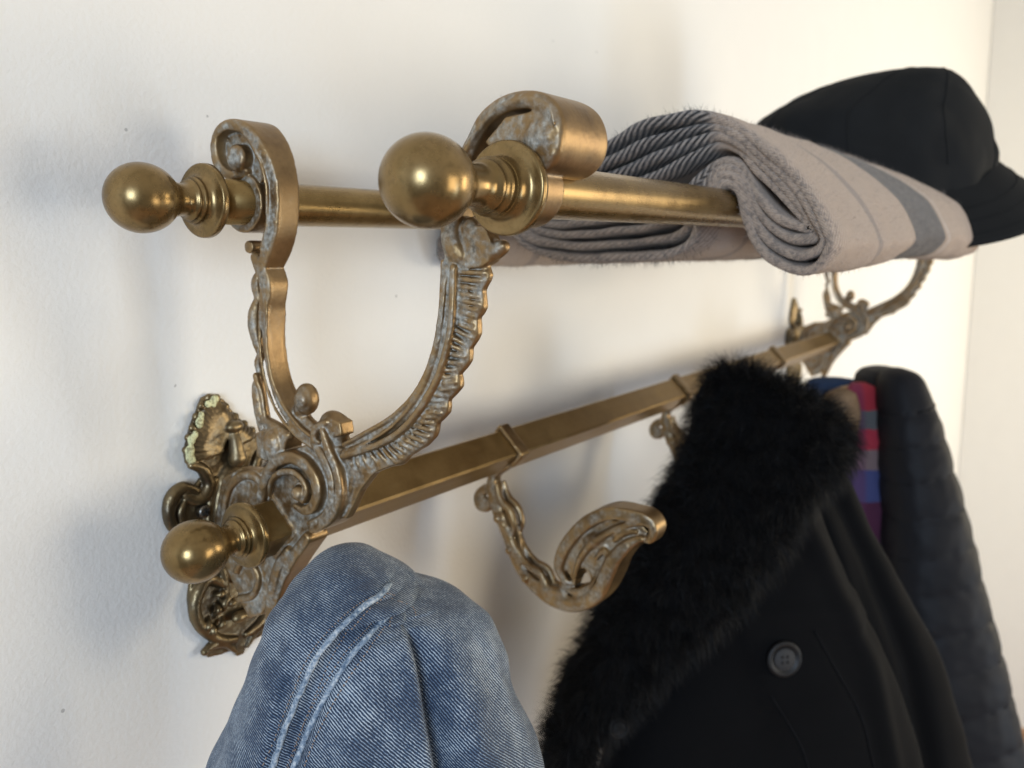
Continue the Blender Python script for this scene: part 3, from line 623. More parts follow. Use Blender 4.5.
#TEXTILES
# ---------------------------------------------------------------- textiles
class Garment:
    """closed hanging volume lofted through rows (cx, cy, cz, half width, half depth)"""
    def __init__(g, rows, nr=90, m=128, e=.8, folds=(), wave=None):
        g.rows = crom(rows, nr); g.m = m; g.e = e; g.folds = folds; g.wave = wave
    def row(g, z):
        r = g.rows
        if z >= r[0][2]: return r[0]
        for a, b in zip(r, r[1:]):
            if a[2] >= z >= b[2]:
                f = (a[2]-z)/max(a[2]-b[2], 1e-9); return tuple(a[i]+(b[i]-a[i])*f for i in range(5))
        return r[-1]
    def pt(g, row, th, lift=0.):
        cx, cy, cz, a, b = row
        c_, s_ = math.cos(th), math.sin(th)
        s = math.copysign(abs(c_)**g.e, c_); d = math.copysign(abs(s_)**g.e, s_)
        P = Vector((cx, cy, cz))+RH*(s*a)-FH*(d*b)
        nrm = (RH*(c_/max(a, .004))-FH*(s_/max(b, .004))).normalized()
        off = lift
        ro = (Vector((cx, cy, 0))+RH*(s*a)).dot(RH)
        if s_ > -.3:
            wgt = min(1, max(0, (s_+.3)/.5))
            for f in g.folds: off += f(ro, cz)*wgt
        if g.wave: off += g.wave(P)*min(1, b/.03)
        return P+nrm*off
    def on(g, P, lift=0.):
        row = g.row(P[2]); ro = Vector((P[0], P[1], 0)).dot(RH); rc = Vector((row[0], row[1], 0)).dot(RH)
        s = max(-.999, min(.999, (ro-rc)/row[3]))
        c_ = math.copysign(abs(s)**(1/g.e), s)
        return g.pt((*row[:2], P[2], *row[3:]), math.acos(c_), lift)
    def build(g, name, m, parent=None):
        bm = bmesh.new(); uv = bm.loops.layers.uv.new('UVMap'); vs = []; V = 0; prev = None; uvs = []; pos = {}; cr_ = []; C0 = Vector(g.rows[0][:3])
        for r in g.rows:
            cc = Vector(r[:3])
            if prev is not None: V += max((cc-prev).length, abs(r[2]-prev.z))
            prev = cc
            ring = [g.pt(r, PI/2+2*PI*k/g.m) for k in range(g.m)]
            per = [0.]
            for k in range(g.m): per.append(per[-1]+(ring[(k+1) % g.m]-ring[k]).length)
            vs.append([bm.verts.new(p) for p in ring])
            for p in ring: pos[len(pos)] = p
            cr_.append((cc-C0).dot(RH)); uvs.append([(min(q, per[-1]-q) if 0 else q-per[-1]*(q > per[-1]*.5+1e-9), V) for q in per])
        for i in range(len(vs)-1):
            for j in range(g.m):
                k = (j+1) % g.m
                f = bm.faces.new((vs[i][j], vs[i][k], vs[i+1][k], vs[i+1][j]))
                u1 = uvs[i][j][0], uvs[i][j+1][0], uvs[i+1][j+1][0], uvs[i+1][j][0]
                if max(u1)-min(u1) > .03: u1 = (u1[0],)*4
                for lp, (u, v) in zip(f.loops, zip(u1, (uvs[i][0][1], uvs[i][0][1], uvs[i+1][0][1], uvs[i+1][0][1]))):
                    q = lp.vert.co-C0; w_ = max(0, min(1, (v-.02)/.10)); w_ = w_*w_*(3-2*w_)
                    lp[uv].uv = (-q.dot(RH)*(1-w_)+(u-cr_[i])*w_, (-q.z*.85-q.dot(FH)*.55)*(1-w_)+v*w_)
        bm.faces.new(vs[0][::-1]); bm.faces.new(vs[-1])
        return frombm(name, bm, m, parent)
def line(pts):
    """polyline of world points -> lateral position as a function of height"""
    q = sorted(((p[2], Vector((p[0], p[1], 0)).dot(RH)) for p in pts), reverse=True)
    def f(z):
        if z >= q[0][0]: a, b = q[0], q[1]
        elif z <= q[-1][0]: a, b = q[-2], q[-1]
        else:
            for a, b in zip(q, q[1:]):
                if a[0] >= z >= b[0]: break
        t = (a[0]-z)/max(a[0]-b[0], 1e-6); t = max(-1, min(2, t)); return a[1]+(b[1]-a[1])*t
    f.top = q[0][0]; f.bot = q[-1][0]
    return f
def fade(z, top, w=.02): return 1/(1+math.exp(max(-40, min(40, (z-top)/w*4))))
def gfold(pts, amp, wd, rs=.01):
    l = line(pts)
    return lambda ro, z: amp*math.exp(-((ro-l(z))/wd)**2)*fade(z, l.top, rs)
def sfold(pts, amp, wd, rs=.004):
    l = line(pts)
    return lambda ro, z: amp/(1+math.exp(max(-40, min(40, -(ro-l(z))/wd))))*fade(z, l.top, rs)
def vnoise(sc, amp): return lambda P: amp*noise.noise(P*sc)+amp*.4*noise.noise(P*sc*2.7)

def strands(name, m, roots, parent, ln, wd, comb, seed=1, clump=0.):
    """individual hairs as slim tapered blades"""
    rnd = random.Random(seed); bm = bmesh.new()
    for P, nr in roots:
        cl = Vector((noise.noise(P*70), noise.noise(P*70+Vector((9, 0, 0))), noise.noise(P*70+Vector((0, 9, 0)))))*clump
        d = (nr*rnd.uniform(.5, 1.)+cl+comb*rnd.uniform(.2, .9)+Vector((rnd.gauss(0, 1), rnd.gauss(0, 1), rnd.gauss(0, 1)))*.33).normalized()
        l_ = ln*rnd.uniform(.45, 1.15); s = d.cross(Vector((rnd.gauss(0, 1), rnd.gauss(0, 1), rnd.gauss(0, 1)))).normalized()*wd
        a = P-nr*.002; b_ = P+d*l_*.55; c_ = P+(d*.9+comb*.35).normalized()*l_
        v = [bm.verts.new(q) for q in (a-s, a+s, b_+s*.6, b_-s*.6, c_)]
        bm.faces.new(v[:4]); bm.faces.new((v[3], v[2], v[4]))
    me = bpy.data.meshes.new(name); bm.to_mesh(me); bm.free()
    return link(name, me, parent, m, True)
def surface_roots(o, n, seed, cond=None):
    rnd = random.Random(seed); me = o.data; ps = me.polygons; ar = np.array([p_.area for p_ in ps]); cs = np.cumsum(ar); out = []
    while len(out) < n:
        p_ = ps[int(np.searchsorted(cs, rnd.random()*cs[-1]))]
        vv = [me.vertices[i].co for i in p_.vertices]; a, b_ = rnd.random(), rnd.random()
        P = vv[0].lerp(vv[1], a).lerp(vv[-1].lerp(vv[2 % len(vv)], a), b_)
        if cond is None or cond(P, p_.normal): out.append((P, p_.normal.copy()))
    return out

# --- denim jacket
def denim():
    m, nt, b = mat('washed_denim', .82)
    uv = N(nt, 'ShaderNodeUVMap'); tc = N(nt, 'ShaderNodeTexCoord')
    def twill(ang, sc, dist):
        mp = N(nt, 'ShaderNodeMapping'); mp.inputs['Rotation'].default_value = (0, 0, ang); L(nt, uv.outputs[0], mp.inputs[0])
        wv = N(nt, 'ShaderNodeTexWave', i_Scale=sc, i_Distortion=dist, i_Detail=3.); wv.inputs['Detail Scale'].default_value = 1.6; L(nt, mp.outputs[0], wv.inputs['Vector']); return wv.outputs[0], mp
    t1, mp1 = twill(R(-58), 262., 2.0)
    # broken threads: noise stretched along the twill line
    st = N(nt, 'ShaderNodeMapping'); st.inputs['Scale'].default_value = (2200, 600, 1); L(nt, mp1.outputs[0], st.inputs[0])
    ns = N(nt, 'ShaderNodeTexNoise', i_Scale=1., i_Detail=2.); L(nt, st.outputs[0], ns.inputs['Vector'])
    big = N(nt, 'ShaderNodeTexNoise', i_Scale=26., i_Detail=5., i_Roughness=.6); L(nt, tc.outputs['Object'], big.inputs['Vector'])
    med = N(nt, 'ShaderNodeTexNoise', i_Scale=120., i_Detail=4.); L(nt, tc.outputs['Object'], med.inputs['Vector'])
    k = math_(nt, 'ADD', math_(nt, 'MULTIPLY', t1, .62), math_(nt, 'MULTIPLY', ns.outputs[0], .62))
    k = math_(nt, 'ADD', k, math_(nt, 'MULTIPLY', math_(nt, 'SUBTRACT', big.outputs[0], .5), .68))
    k = math_(nt, 'ADD', k, math_(nt, 'MULTIPLY', math_(nt, 'SUBTRACT', med.outputs[0], .5), .30))
    col = ramp(nt, k, [(.42, (.007, .014, .034)), (.64, (.022, .047, .098)), (.82, (.088, .138, .205)), (1.0, (.44, .50, .54))])
    L(nt, col, b.inputs['Base Color']); bump(nt, b, math_(nt, 'ADD', t1, ns.outputs[0]), .5, .0006)
    b.inputs['Sheen Weight'].default_value = .15
    return m
M_denim = denim()
l1 = [(0.0082,-0.1014,-0.2319),(0.0007,-0.0978,-0.2264),(-0.0085,-0.0926,-0.2233),(-0.0241,-0.0886,-0.2264),(-0.0362,-0.0825,-0.2358),(-0.0481,-0.0779,-0.2494),(-0.0556,-0.0719,-0.2674),(-0.0625,-0.0668,-0.2854),(-0.0704,-0.0617,-0.3085),(-0.0786,-0.0568,-0.3338)]
l2 = [(0.0144,-0.1125,-0.2397),(0.0025,-0.1116,-0.2345),(-0.0076,-0.1055,-0.2331),(-0.0192,-0.0987,-0.2374),(-0.0352,-0.0954,-0.245),(-0.0449,-0.086,-0.2619),(-0.0534,-0.0785,-0.2799),(-0.0605,-0.073,-0.2973),(-0.0673,-0.0685,-0.317),(-0.0738,-0.0645,-0.3367)]
val = [(-0.0188,-0.1187,-0.2429),(-0.0179,-0.1235,-0.2553),(-0.0183,-0.1292,-0.2779),(-0.0186,-0.1348,-0.3005),(-0.0187,-0.1417,-0.3258)]
val2 = [(-0.0074,-0.1344,-0.2396),(-0.007,-0.1409,-0.2611),(-0.0048,-0.1503,-0.2837),(-0.0058,-0.1605,-0.326)]
L1, L2 = line(l1), line(l2)
def tuck(pts, amp, wd):
    l = line(pts)
    return lambda ro, z: -amp*fade(z, l.top, .02)*math.exp(-max(0, ro-l(z))/wd)/(1+math.exp(max(-40, min(40, -(ro-l(z))/.0010))))
gd = Garment([(-0.016,-0.0596,-0.2083,0.0003,0.0005),(-0.0159,-0.0598,-0.2087,0.0045,0.008),(-0.0158,-0.0605,-0.2102,0.0088,0.015),(-0.0161,-0.061,-0.2138,0.0163,0.028),(-0.016,-0.0628,-0.2197,0.0257,0.037),(-0.0159,-0.0652,-0.2281,0.0363,0.046),(-0.0157,-0.068,-0.2371,0.0459,0.052),(-0.013,-0.0731,-0.2413,0.0553,0.055),(-0.0117,-0.0769,-0.2479,0.0629,0.057),(-0.0116,-0.0801,-0.2592,0.0704,0.06),(-0.0135,-0.082,-0.276,0.0777,0.063),(-0.0161,-0.0836,-0.2957,0.0849,0.066),(-0.0195,-0.0851,-0.3196,0.094,0.07),(-0.0226,-0.0864,-0.3405,0.1019,0.073),(-0.0278,-0.0887,-0.3763,0.1118,0.075),(-0.0333,-0.0922,-0.4181,0.1179,0.075)],
    nr=190, m=300, e=.9, folds=[sfold(l1, -.0080, .0008), sfold(l2, .0034, .0008), tuck(val, .024, .020), gfold(val2, .006, .012, .02), lambda ro, z: .0007*math.exp(-((ro-L1(z)+.004)/.006)**2)*math.sin(z*820+3*math.sin(z*170)), lambda ro, z: .0007*math.exp(-((ro-L2(z)-.002)/.006)**2)*math.sin(z*760+3*math.sin(z*210)), tuck([(-0.0578,-0.0637,-0.2494),(-0.0663,-0.0591,-0.2775),(-0.0781,-0.0551,-0.3253)], .006, .012), gfold([(-0.036,-0.0986,-0.2608),(-0.0436,-0.0953,-0.289),(-0.051,-0.0946,-0.3256)], .005, .012, .03)], wave=vnoise(21, .0040))
jk = thing('denim_jacket', 'faded blue denim jacket with pale double seams at the near end of the rack', 'jacket', (0, 0, 0))
gd.build('denim_body', M_denim, jk)
M_welt, nt, b = mat('worn_denim_seam', .85); tc = N(nt, 'ShaderNodeTexCoord')
na = N(nt, 'ShaderNodeTexNoise', i_Scale=620., i_Detail=3.); nb = N(nt, 'ShaderNodeTexNoise', i_Scale=95., i_Detail=3.)
L(nt, tc.outputs['Object'], na.inputs['Vector']); L(nt, tc.outputs['Object'], nb.inputs['Vector'])
kk = math_(nt, 'ADD', math_(nt, 'MULTIPLY', na.outputs[0], .6), math_(nt, 'MULTIPLY', nb.outputs[0], .4))
L(nt, ramp(nt, kk, [(.36, (.05, .09, .15)), (.50, (.20, .26, .33)), (.62, (.46, .50, .53))]), b.inputs['Base Color']); bump(nt, b, na.outputs[0], .8, .001)
M_thread, _, _ = mat('seam_thread', .8, 0, (.42, .40, .36))
M_thread2, _, _ = mat('tan_thread', .8, 0, (.30, .22, .17))
def onl(pts, n, lift, dx=0.):
    out = []
    for q in crom(pts, n)[::-1]:
        v = Vector(q)+RH*dx; r = gd.row(v.z)
        if abs((Vector((v.x-r[0], v.y-r[1], 0)).dot(RH))/r[3]) > .955: break
        out.append(gd.on(v[:], lift))
    k = len(out)
    for i in range(1, 7): out[-i] = gd.pt(gd.row(out[-i].z), math.acos(max(-1, min(1, 0)))) if 0 else out[-i]-(out[-i]-Vector(gd.row(out[-i].z)[:3])).normalized()*.0005*(7-i)
    return out[::-1]
for pts in (l1, l2):
    P = onl(pts, 70, .0015, -.0026)
    bm = bmesh.new(); tube(bm, [tuple(v+Vector((0, 0, .0004*noise.noise(v*300)))) for v in P], [.0017+.0005*noise.noise(v*220) for v in P], 12, squash=1.); sm_ = frombm('welt_seam', bm, M_welt, jk)
    bm = bmesh.new()
    for dx, off in ((-.0075, .0007), (.0042, .0006)):
        Q = onl(pts, 150, off, dx)
        for i in range(2, len(Q)-2, 2): tube(bm, [tuple(Q[i]), tuple(Q[i].lerp(Q[i+1], .8))], .00036, 5)
    frombm('stitching', bm, M_thread2, sm_)

# --- black coat with fur collar
def cloth(name, col, rough=.9, sc=900., sheen=.0, b_=.3, var=.3):
    m, nt, b = mat(name, rough, 0, col); tc = N(nt, 'ShaderNodeTexCoord')
    n1 = N(nt, 'ShaderNodeTexNoise', i_Scale=sc, i_Detail=3.); L(nt, tc.outputs['Object'], n1.inputs['Vector'])
    n2 = N(nt, 'ShaderNodeTexNoise', i_Scale=25., i_Detail=4.); L(nt, tc.outputs['Object'], n2.inputs['Vector'])
    L(nt, mixc(nt, n2.outputs[0], tuple(x*(1-var) for x in col), tuple(x*(1+var) for x in col)), b.inputs['Base Color'])
    bump(nt, b, n1.outputs[0], b_, .0006); b.inputs['Sheen Weight'].default_value = sheen; b.inputs['Specular IOR Level'].default_value = .12
    return m
M_wool = cloth('black_wool', (.0022, .0022, .0026), sheen=.0)
M_fur = cloth('black_fur_skin', (.0012, .0012, .0014))
M_hair, _, bh = mat('black_fur_hair', .6, 0, (.0018, .0018, .0022)); bh.inputs['Specular IOR Level'].default_value = .22
coat = thing('fur_collar_coat', 'black wool coat with shaggy fur collar and dark buttons, beside the empty hook', 'coat', (0, 0, 0))
back = Garment([(0.6391,-0.1542,-0.2692,0.0128,0.02),(0.6387,-0.16,-0.2922,0.0349,0.04),(0.6345,-0.1682,-0.3439,0.0547,0.05),(0.6335,-0.1826,-0.4015,0.0745,0.055),(0.6334,-0.2014,-0.4705,0.096,0.06),(0.6294,-0.2178,-0.551,0.1134,0.062),(0.6254,-0.2342,-0.6315,0.1251,0.065),(0.6177,-0.2515,-0.735,0.1355,0.065)], nr=70, m=110,
    folds=[gfold([(0.6076,-0.1849,-0.2874),(0.62,-0.2274,-0.376),(0.6289,-0.2708,-0.4866),(0.6241,-0.3004,-0.6193)], -.010, .012, .02), gfold([(0.5962,-0.1683,-0.2873),(0.601,-0.1997,-0.3758),(0.6017,-0.2312,-0.4864),(0.5956,-0.259,-0.619)], .006, .010, .02)], wave=vnoise(12, .003))
back.build('coat_sleeve', M_wool, coat)
front = Garment([(0.5377,-0.1227,-0.2363,0.0368,0.03),(0.5321,-0.1263,-0.2791,0.0542,0.05),(0.525,-0.1308,-0.3327,0.0715,0.06),(0.5175,-0.1376,-0.3969,0.1002,0.065),(0.5129,-0.1457,-0.4505,0.1262,0.068),(0.5036,-0.1498,-0.5147,0.1517,0.07),(0.4931,-0.1552,-0.5896,0.1723,0.07),(0.474,-0.1539,-0.6859,0.1988,0.07)], nr=80, m=140,
    folds=[sfold([(0.4519,-0.1289,-0.3875),(0.4585,-0.1637,-0.479),(0.4706,-0.2121,-0.5908)], .004, .0012), sfold([(0.497,-0.2024,-0.4163),(0.5047,-0.2255,-0.459),(0.5121,-0.2488,-0.5048),(0.5115,-0.2662,-0.5708)], -.0035, .0012), gfold([(0.5042,-0.1771,-0.2864),(0.5138,-0.2136,-0.3677),(0.5252,-0.2526,-0.4491),(0.5233,-0.2806,-0.5607)], .008, .012, .02)], wave=vnoise(10, .004))
fb = front.build('coat_front', M_wool, coat)
collar = Garment([(0.4878,-0.1157,-0.1502,0.0082,0.012),(0.4889,-0.1186,-0.1553,0.0236,0.03),(0.492,-0.1263,-0.1665,0.0421,0.045),(0.4968,-0.1386,-0.1858,0.0621,0.055),(0.4985,-0.1484,-0.2123,0.0775,0.06),(0.4932,-0.1476,-0.2376,0.0811,0.062),(0.4793,-0.1352,-0.2659,0.0744,0.062),(0.4614,-0.118,-0.2982,0.0708,0.06),(0.4467,-0.1067,-0.3347,0.0708,0.055),(0.4291,-0.0905,-0.3691,0.0693,0.05),(0.4117,-0.0736,-0.3994,0.0652,0.048),(0.3925,-0.0549,-0.4327,0.0554,0.045),(0.3731,-0.0363,-0.4681,0.0457,0.042),(0.3542,-0.0185,-0.5035,0.0349,0.038),(0.3415,-0.0084,-0.5338,0.0257,0.034),(0.334,-0.0059,-0.5642,0.0175,0.03),(0.3239,-0.0093,-0.6301,0.0128,0.025)], nr=100, m=120, wave=vnoise(22, .006))
co = collar.build('fur_collar', M_fur, coat)
co_roots = surface_roots(co, 42000, 3, lambda P, n_: n_.dot(-FH) > -.45)
strands('fur_hair', M_hair, co_roots, co, .023, .00024, Vector((-.05, -.1, -.95)), 5, 1.3)
M_btn, _, bb_ = mat('button_plastic', .5, 0, (.006, .006, .0065)); bb_.inputs['Specular IOR Level'].default_value = .3; M_btn2, _, _ = mat('button_face', .75, 0, (.016, .016, .017)); M_dark, _, _ = mat('button_hole', .9, 0, (.002, .002, .002))
def button(P, r):
    P = Vector(P); n_ = (-FH*.95+RH*.15+Vector((0, 0, .12))).normalized(); u = n_.cross(Vector((0, 0, 1))).normalized(); v = n_.cross(u)
    def ring(rr, h, k=40): return [P+u*rr*math.cos(2*PI*i/k)+v*rr*math.sin(2*PI*i/k)+n_*h for i in range(k)]
    bm = bmesh.new(); ringloft(bm, [ring(r*.9, -.001), ring(r, .001), ring(r*.97, .0028), ring(r*.86, .0035), ring(r*.74, .0028), ring(r*.70, .0020), ring(.0005, .0020)]); o = frombm('button', bm, M_btn, coat)
    bm = bmesh.new(); ringloft(bm, [ring(r*.62, .0022), ring(r*.58, .0030), ring(.0005, .0031)]); f = frombm('button_centre', bm, M_btn2, o)
    bm = bmesh.new()
    for a in (1, -1):
        for c_ in (1, -1):
            q = P+u*a*r*.15+v*c_*r*.15
            ringloft(bm, [[q+u*r*.085*math.cos(2*PI*i/10)+v*r*.085*math.sin(2*PI*i/10)+n_*h for i in range(10)] for h in (.0025, .0034)])
    frombm('button_hole', bm, M_dark, o)
button(front.on([(0.4616,-0.1836,-0.4377)][0], .002), .0185)
button(collar.on([(0.3366,-0.0622,-0.4951)][0], .003), .0105)
M_cseam = cloth('coat_edge_sheen', (.0065, .0065, .0075))
# raised edge and pocket lines on the front, lighter colour paints the edge sheen
for pts in ([(0.4873,-0.205,-0.412),(0.4949,-0.2278,-0.4543),(0.5022,-0.2508,-0.4995),(0.503,-0.2672,-0.5547)], [(0.4538,-0.1734,-0.474),(0.4634,-0.1998,-0.5193),(0.4656,-0.214,-0.5594)]):
    bm = bmesh.new(); tube(bm, [tuple(front.on(q, .001)) for q in crom(pts, 30)], .0007, 8); frombm('coat_seam', bm, M_cseam, coat)

# --- striped scarf, navy garment and hood edge beyond the coat
m, nt, b = mat('striped_knit', .9); M_stripe = m
tc = N(nt, 'ShaderNodeTexCoord'); sx = N(nt, 'ShaderNodeSeparateXYZ'); L(nt, tc.outputs['Object'], sx.inputs[0])
zs = [q[2] for q in [(1.0073,-0.1276,-0.2378),(1.003,-0.1304,-0.2707),(0.9993,-0.1328,-0.2992),(0.9953,-0.1353,-0.3292),(0.9914,-0.1378,-0.3592),(0.9851,-0.1419,-0.4071),(0.9768,-0.1472,-0.4701)]]
mr = N(nt, 'ShaderNodeMapRange'); mr.inputs[1].default_value = zs[0]; mr.inputs[2].default_value = zs[-1]
nz = N(nt, 'ShaderNodeTexNoise', i_Scale=40.); L(nt, tc.outputs['Object'], nz.inputs['Vector'])
L(nt, math_(nt, 'ADD', sx.outputs['Z'], math_(nt, 'MULTIPLY', math_(nt, 'SUBTRACT', nz.outputs[0], .5), .008)), mr.inputs[0])
cols = [(.30, .018, .030), (.085, .085, .085), (.33, .022, .04), (.17, .115, .115), (.045, .055, .155), (.06, .010, .035)]
r_ = N(nt, 'ShaderNodeValToRGB'); r_.color_ramp.interpolation = 'CONSTANT'
for i, c_ in enumerate(cols):
    pp = (zs[0]-zs[i])/(zs[0]-zs[-1])
    e_ = r_.color_ramp.elements[0] if i == 0 else r_.color_ramp.elements.new(pp)
    e_.position = pp; e_.color = (*c_, 1)
r_.color_ramp.elements[-1].color = (*cols[-1], 1)
L(nt, mr.outputs[0], r_.inputs[0])
dt = N(nt, 'ShaderNodeVectorMath', operation='DOT_PRODUCT'); L(nt, tc.outputs['Object'], dt.inputs[0]); dt.inputs[1].default_value = tuple(RH)
mid_ = Vector([(0.9825,-0.1355,-0.3329)][0]).dot(RH)
lm = N(nt, 'ShaderNodeMapRange'); L(nt, dt.outputs['Value'], lm.inputs[0]); lm.inputs[1].default_value = mid_-.004; lm.inputs[2].default_value = mid_+.004; lm.inputs[3].default_value = .55; lm.inputs[4].default_value = 0
L(nt, mixc(nt, lm.outputs[0], r_.outputs[0], (.085, .022, .065)), b.inputs['Base Color'])
g = Garment([(1.0034,-0.1211,-0.2347,0.0106,0.01),(1.0051,-0.1272,-0.2482,0.0258,0.018),(0.9996,-0.1307,-0.2902,0.0319,0.022),(0.9884,-0.1352,-0.3651,0.0356,0.024),(0.9749,-0.1403,-0.4551,0.0372,0.025),(0.9572,-0.1516,-0.5899,0.0372,0.025)], nr=60, m=80, wave=vnoise(25, .004))
tag(g.build('striped_scarf', M_stripe), 'red, grey and blue striped knitted scarf squeezed between fur collar and quilted jacket', 'scarf')
g = Garment([(1.051,-0.0659,-0.2375,0.024,0.015),(1.0545,-0.0731,-0.2454,0.0431,0.03),(1.0523,-0.0774,-0.2722,0.0503,0.035),(1.0426,-0.0807,-0.3353,0.0559,0.04),(1.0155,-0.0934,-0.5246,0.0599,0.04)], nr=40, m=60, wave=vnoise(25, .004))
tag(g.build('navy_garment', cloth('navy_cotton', (.022, .040, .085))), 'navy blue garment peeking over the fur collar beside the tan knitted edge', 'garment')
g = Garment([(0.9577,-0.1092,-0.2387,0.0074,0.01),(0.957,-0.1097,-0.2446,0.0163,0.02),(0.9553,-0.1117,-0.2607,0.02,0.022),(0.9551,-0.1179,-0.2842,0.0163,0.02),(0.9508,-0.1198,-0.3135,0.0126,0.015)], nr=40, m=60, wave=vnoise(60, .004))
tag(g.build('tan_hat', cloth('tan_wool', (.17, .115, .07), sc=200., var=.6)), 'small tan fuzzy woollen edge between the navy garment and the striped scarf', 'hat')

# --- quilted jacket
M_quilt = cloth('dark_grey_nylon', (.0105, .0108, .0130), rough=.55, sc=400., b_=.1)
M_qseam = cloth('quilt_seam', (.010, .010, .011))
qj = thing('quilted_jacket', 'dark grey quilted puffer jacket hanging last on the rail by the end wall', 'jacket', (0, 0, 0))
qz = [q[2] for q in [(1.0211,-0.2041,-0.2481),(1.0232,-0.2204,-0.2965),(1.025,-0.2369,-0.3464),(1.0265,-0.2535,-0.3992),(1.0277,-0.2703,-0.4535),(1.0273,-0.2847,-0.5077),(1.0265,-0.2993,-0.5649),(1.0257,-0.3139,-0.6221),(1.0226,-0.3264,-0.6837),(1.0227,-0.344,-0.7468),(1.0183,-0.3557,-0.8127),(1.0096,-0.3612,-0.8786)]]
def qf(shift):
    def f(P):
        z = P.z-(P.dot(RH)-shift)*.22
        for a, b_ in zip(qz, qz[1:]):
            if a >= z > b_:
                t = (a-z)/(a-b_); return 0.0048*(max(0, math.sin(PI*t)))**.26+.0018*noise.noise(P*18)+.0012*noise.noise(P*70)
        return .005
    return f
sh = Vector([(1.0261,-0.2538,-0.4021)][0]).dot(RH)
g1 = Garment([(1.0589,-0.1427,-0.215,0.0109,0.02),(1.0589,-0.1445,-0.2212,0.0279,0.035),(1.0572,-0.1466,-0.238,0.0365,0.045),(1.0504,-0.1528,-0.2963,0.0411,0.05),(1.0352,-0.1644,-0.4189,0.0442,0.055),(1.0162,-0.1876,-0.6029,0.0582,0.06),(0.9931,-0.23,-0.8788,0.0814,0.06)], nr=120, m=90, wave=qf(sh))
g1.build('jacket_body', M_quilt, qj)
g2 = Garment([(0.9964,-0.1747,-0.207,0.0074,0.01),(0.9977,-0.179,-0.2157,0.0206,0.025),(0.9968,-0.184,-0.239,0.0287,0.035),(0.9955,-0.1962,-0.2899,0.0368,0.045),(0.9931,-0.2108,-0.3554,0.0449,0.05),(0.9902,-0.2267,-0.4281,0.0537,0.055),(0.9848,-0.2468,-0.53,0.0647,0.058),(0.9813,-0.2638,-0.61,0.0743,0.06),(0.977,-0.2797,-0.69,0.0824,0.062),(0.9717,-0.298,-0.7846,0.092,0.064),(0.9617,-0.3175,-0.9082,0.1001,0.065)], nr=170, m=110, wave=qf(sh))
sl_ = g2.build('jacket_sleeve', M_quilt, qj)
for q_ in qz:
    pts = []
    for k in range(61):
        th = .02+3.1*k/60; z = q_
        for _ in range(5): z = q_+(g2.pt(g2.row(z), th).dot(RH)-sh)*.22
        r = g2.row(z); P = g2.pt((r[0], r[1], z, r[3], r[4]), th, -.0002)
        if z < g2.rows[1][2]: pts.append(tuple(P))
    if len(pts) > 10:
        bm = bmesh.new(); tube(bm, pts, .0013, 6); frombm('quilting_line', bm, M_qseam, sl_)

# --- folded plaid scarf over the two upper tubes
XS, XF = .262, .775
bot = [(.090, -.022), (.092, -.036), (.080, -.043), (.060, -.040), (.050, -.022), (.046, -.002), (.030, .0165), (.013, .004), (.004, -.018), (-.018, -.032), (-.055, -.038), (-.100, -.037), (-.135, -.035), (-.157, -.026), (-.165, -.006), (-.1795, .0165), (-.193, .014), (-.199, -.004), (-.206, -.022), (-.219, -.037), (-.238, -.045), (-.254, -.042), (-.263, -.031)]
top = [(.088, -.010), (.086, -.008), (.080, -.005), (.070, .002), (.060, .010), (.048, .018), (.034, .026), (.018, .030), (.002, .031), (-.020, .032), (-.050, .040), (-.080, .050), (-.105, .061), (-.130, .067), (-.155, .069), (-.175, .065), (-.193, .056), (-.208, .045), (-.222, .033), (-.236, .018), (-.248, .003), (-.257, -.012), (-.263, -.024)]
mid = [((a[0]+b_[0])/2, (a[1]+b_[1])/2) for a, b_ in zip(bot, top)]
eye = (-.241, -.012)
for i in range(18, 23): mid[i] = (mid[17][0]+(eye[0]-mid[17][0])*(i-17)/5, mid[17][1]+(eye[1]-mid[17][1])*(i-17)/5)
m, nt, b = mat('plaid_wool', .95); M_plaid = m; b.inputs['Sheen Weight'].default_value = .25; b.inputs['Specular IOR Level'].default_value = .2
tc = N(nt, 'ShaderNodeTexCoord'); sx = N(nt, 'ShaderNodeSeparateXYZ'); L(nt, tc.outputs['Object'], sx.inputs[0]); uv = N(nt, 'ShaderNodeUVMap')
n1 = N(nt, 'ShaderNodeTexNoise', i_Scale=700., i_Detail=3.); L(nt, tc.outputs['Object'], n1.inputs['Vector'])
n2 = N(nt, 'ShaderNodeTexNoise', i_Scale=45., i_Detail=4.); L(nt, tc.outputs['Object'], n2.inputs['Vector'])
n6 = N(nt, 'ShaderNodeTexNoise', i_Scale=260., i_Detail=4., i_Roughness=.7); L(nt, tc.outputs['Object'], n6.inputs['Vector'])
def wave_uv(rot, sc, dist):
    mp = N(nt, 'ShaderNodeMapping'); mp.inputs['Rotation'].default_value = (0, 0, rot); L(nt, uv.outputs[0], mp.inputs[0])
    wv = N(nt, 'ShaderNodeTexWave', i_Scale=sc, i_Distortion=dist, i_Detail=2.); wv.inputs['Detail Scale'].default_value = 60.; L(nt, mp.outputs[0], wv.inputs['Vector']); return wv.outputs[0]
tw = wave_uv(R(45), 130., .6); tb = wave_uv(R(42), 60., 2.4)
X_ = math_(nt, 'ADD', sx.outputs['X'], math_(nt, 'MULTIPLY', math_(nt, 'SUBTRACT', n2.outputs[0], .5), .006)); Y_ = sx.outputs['Y']
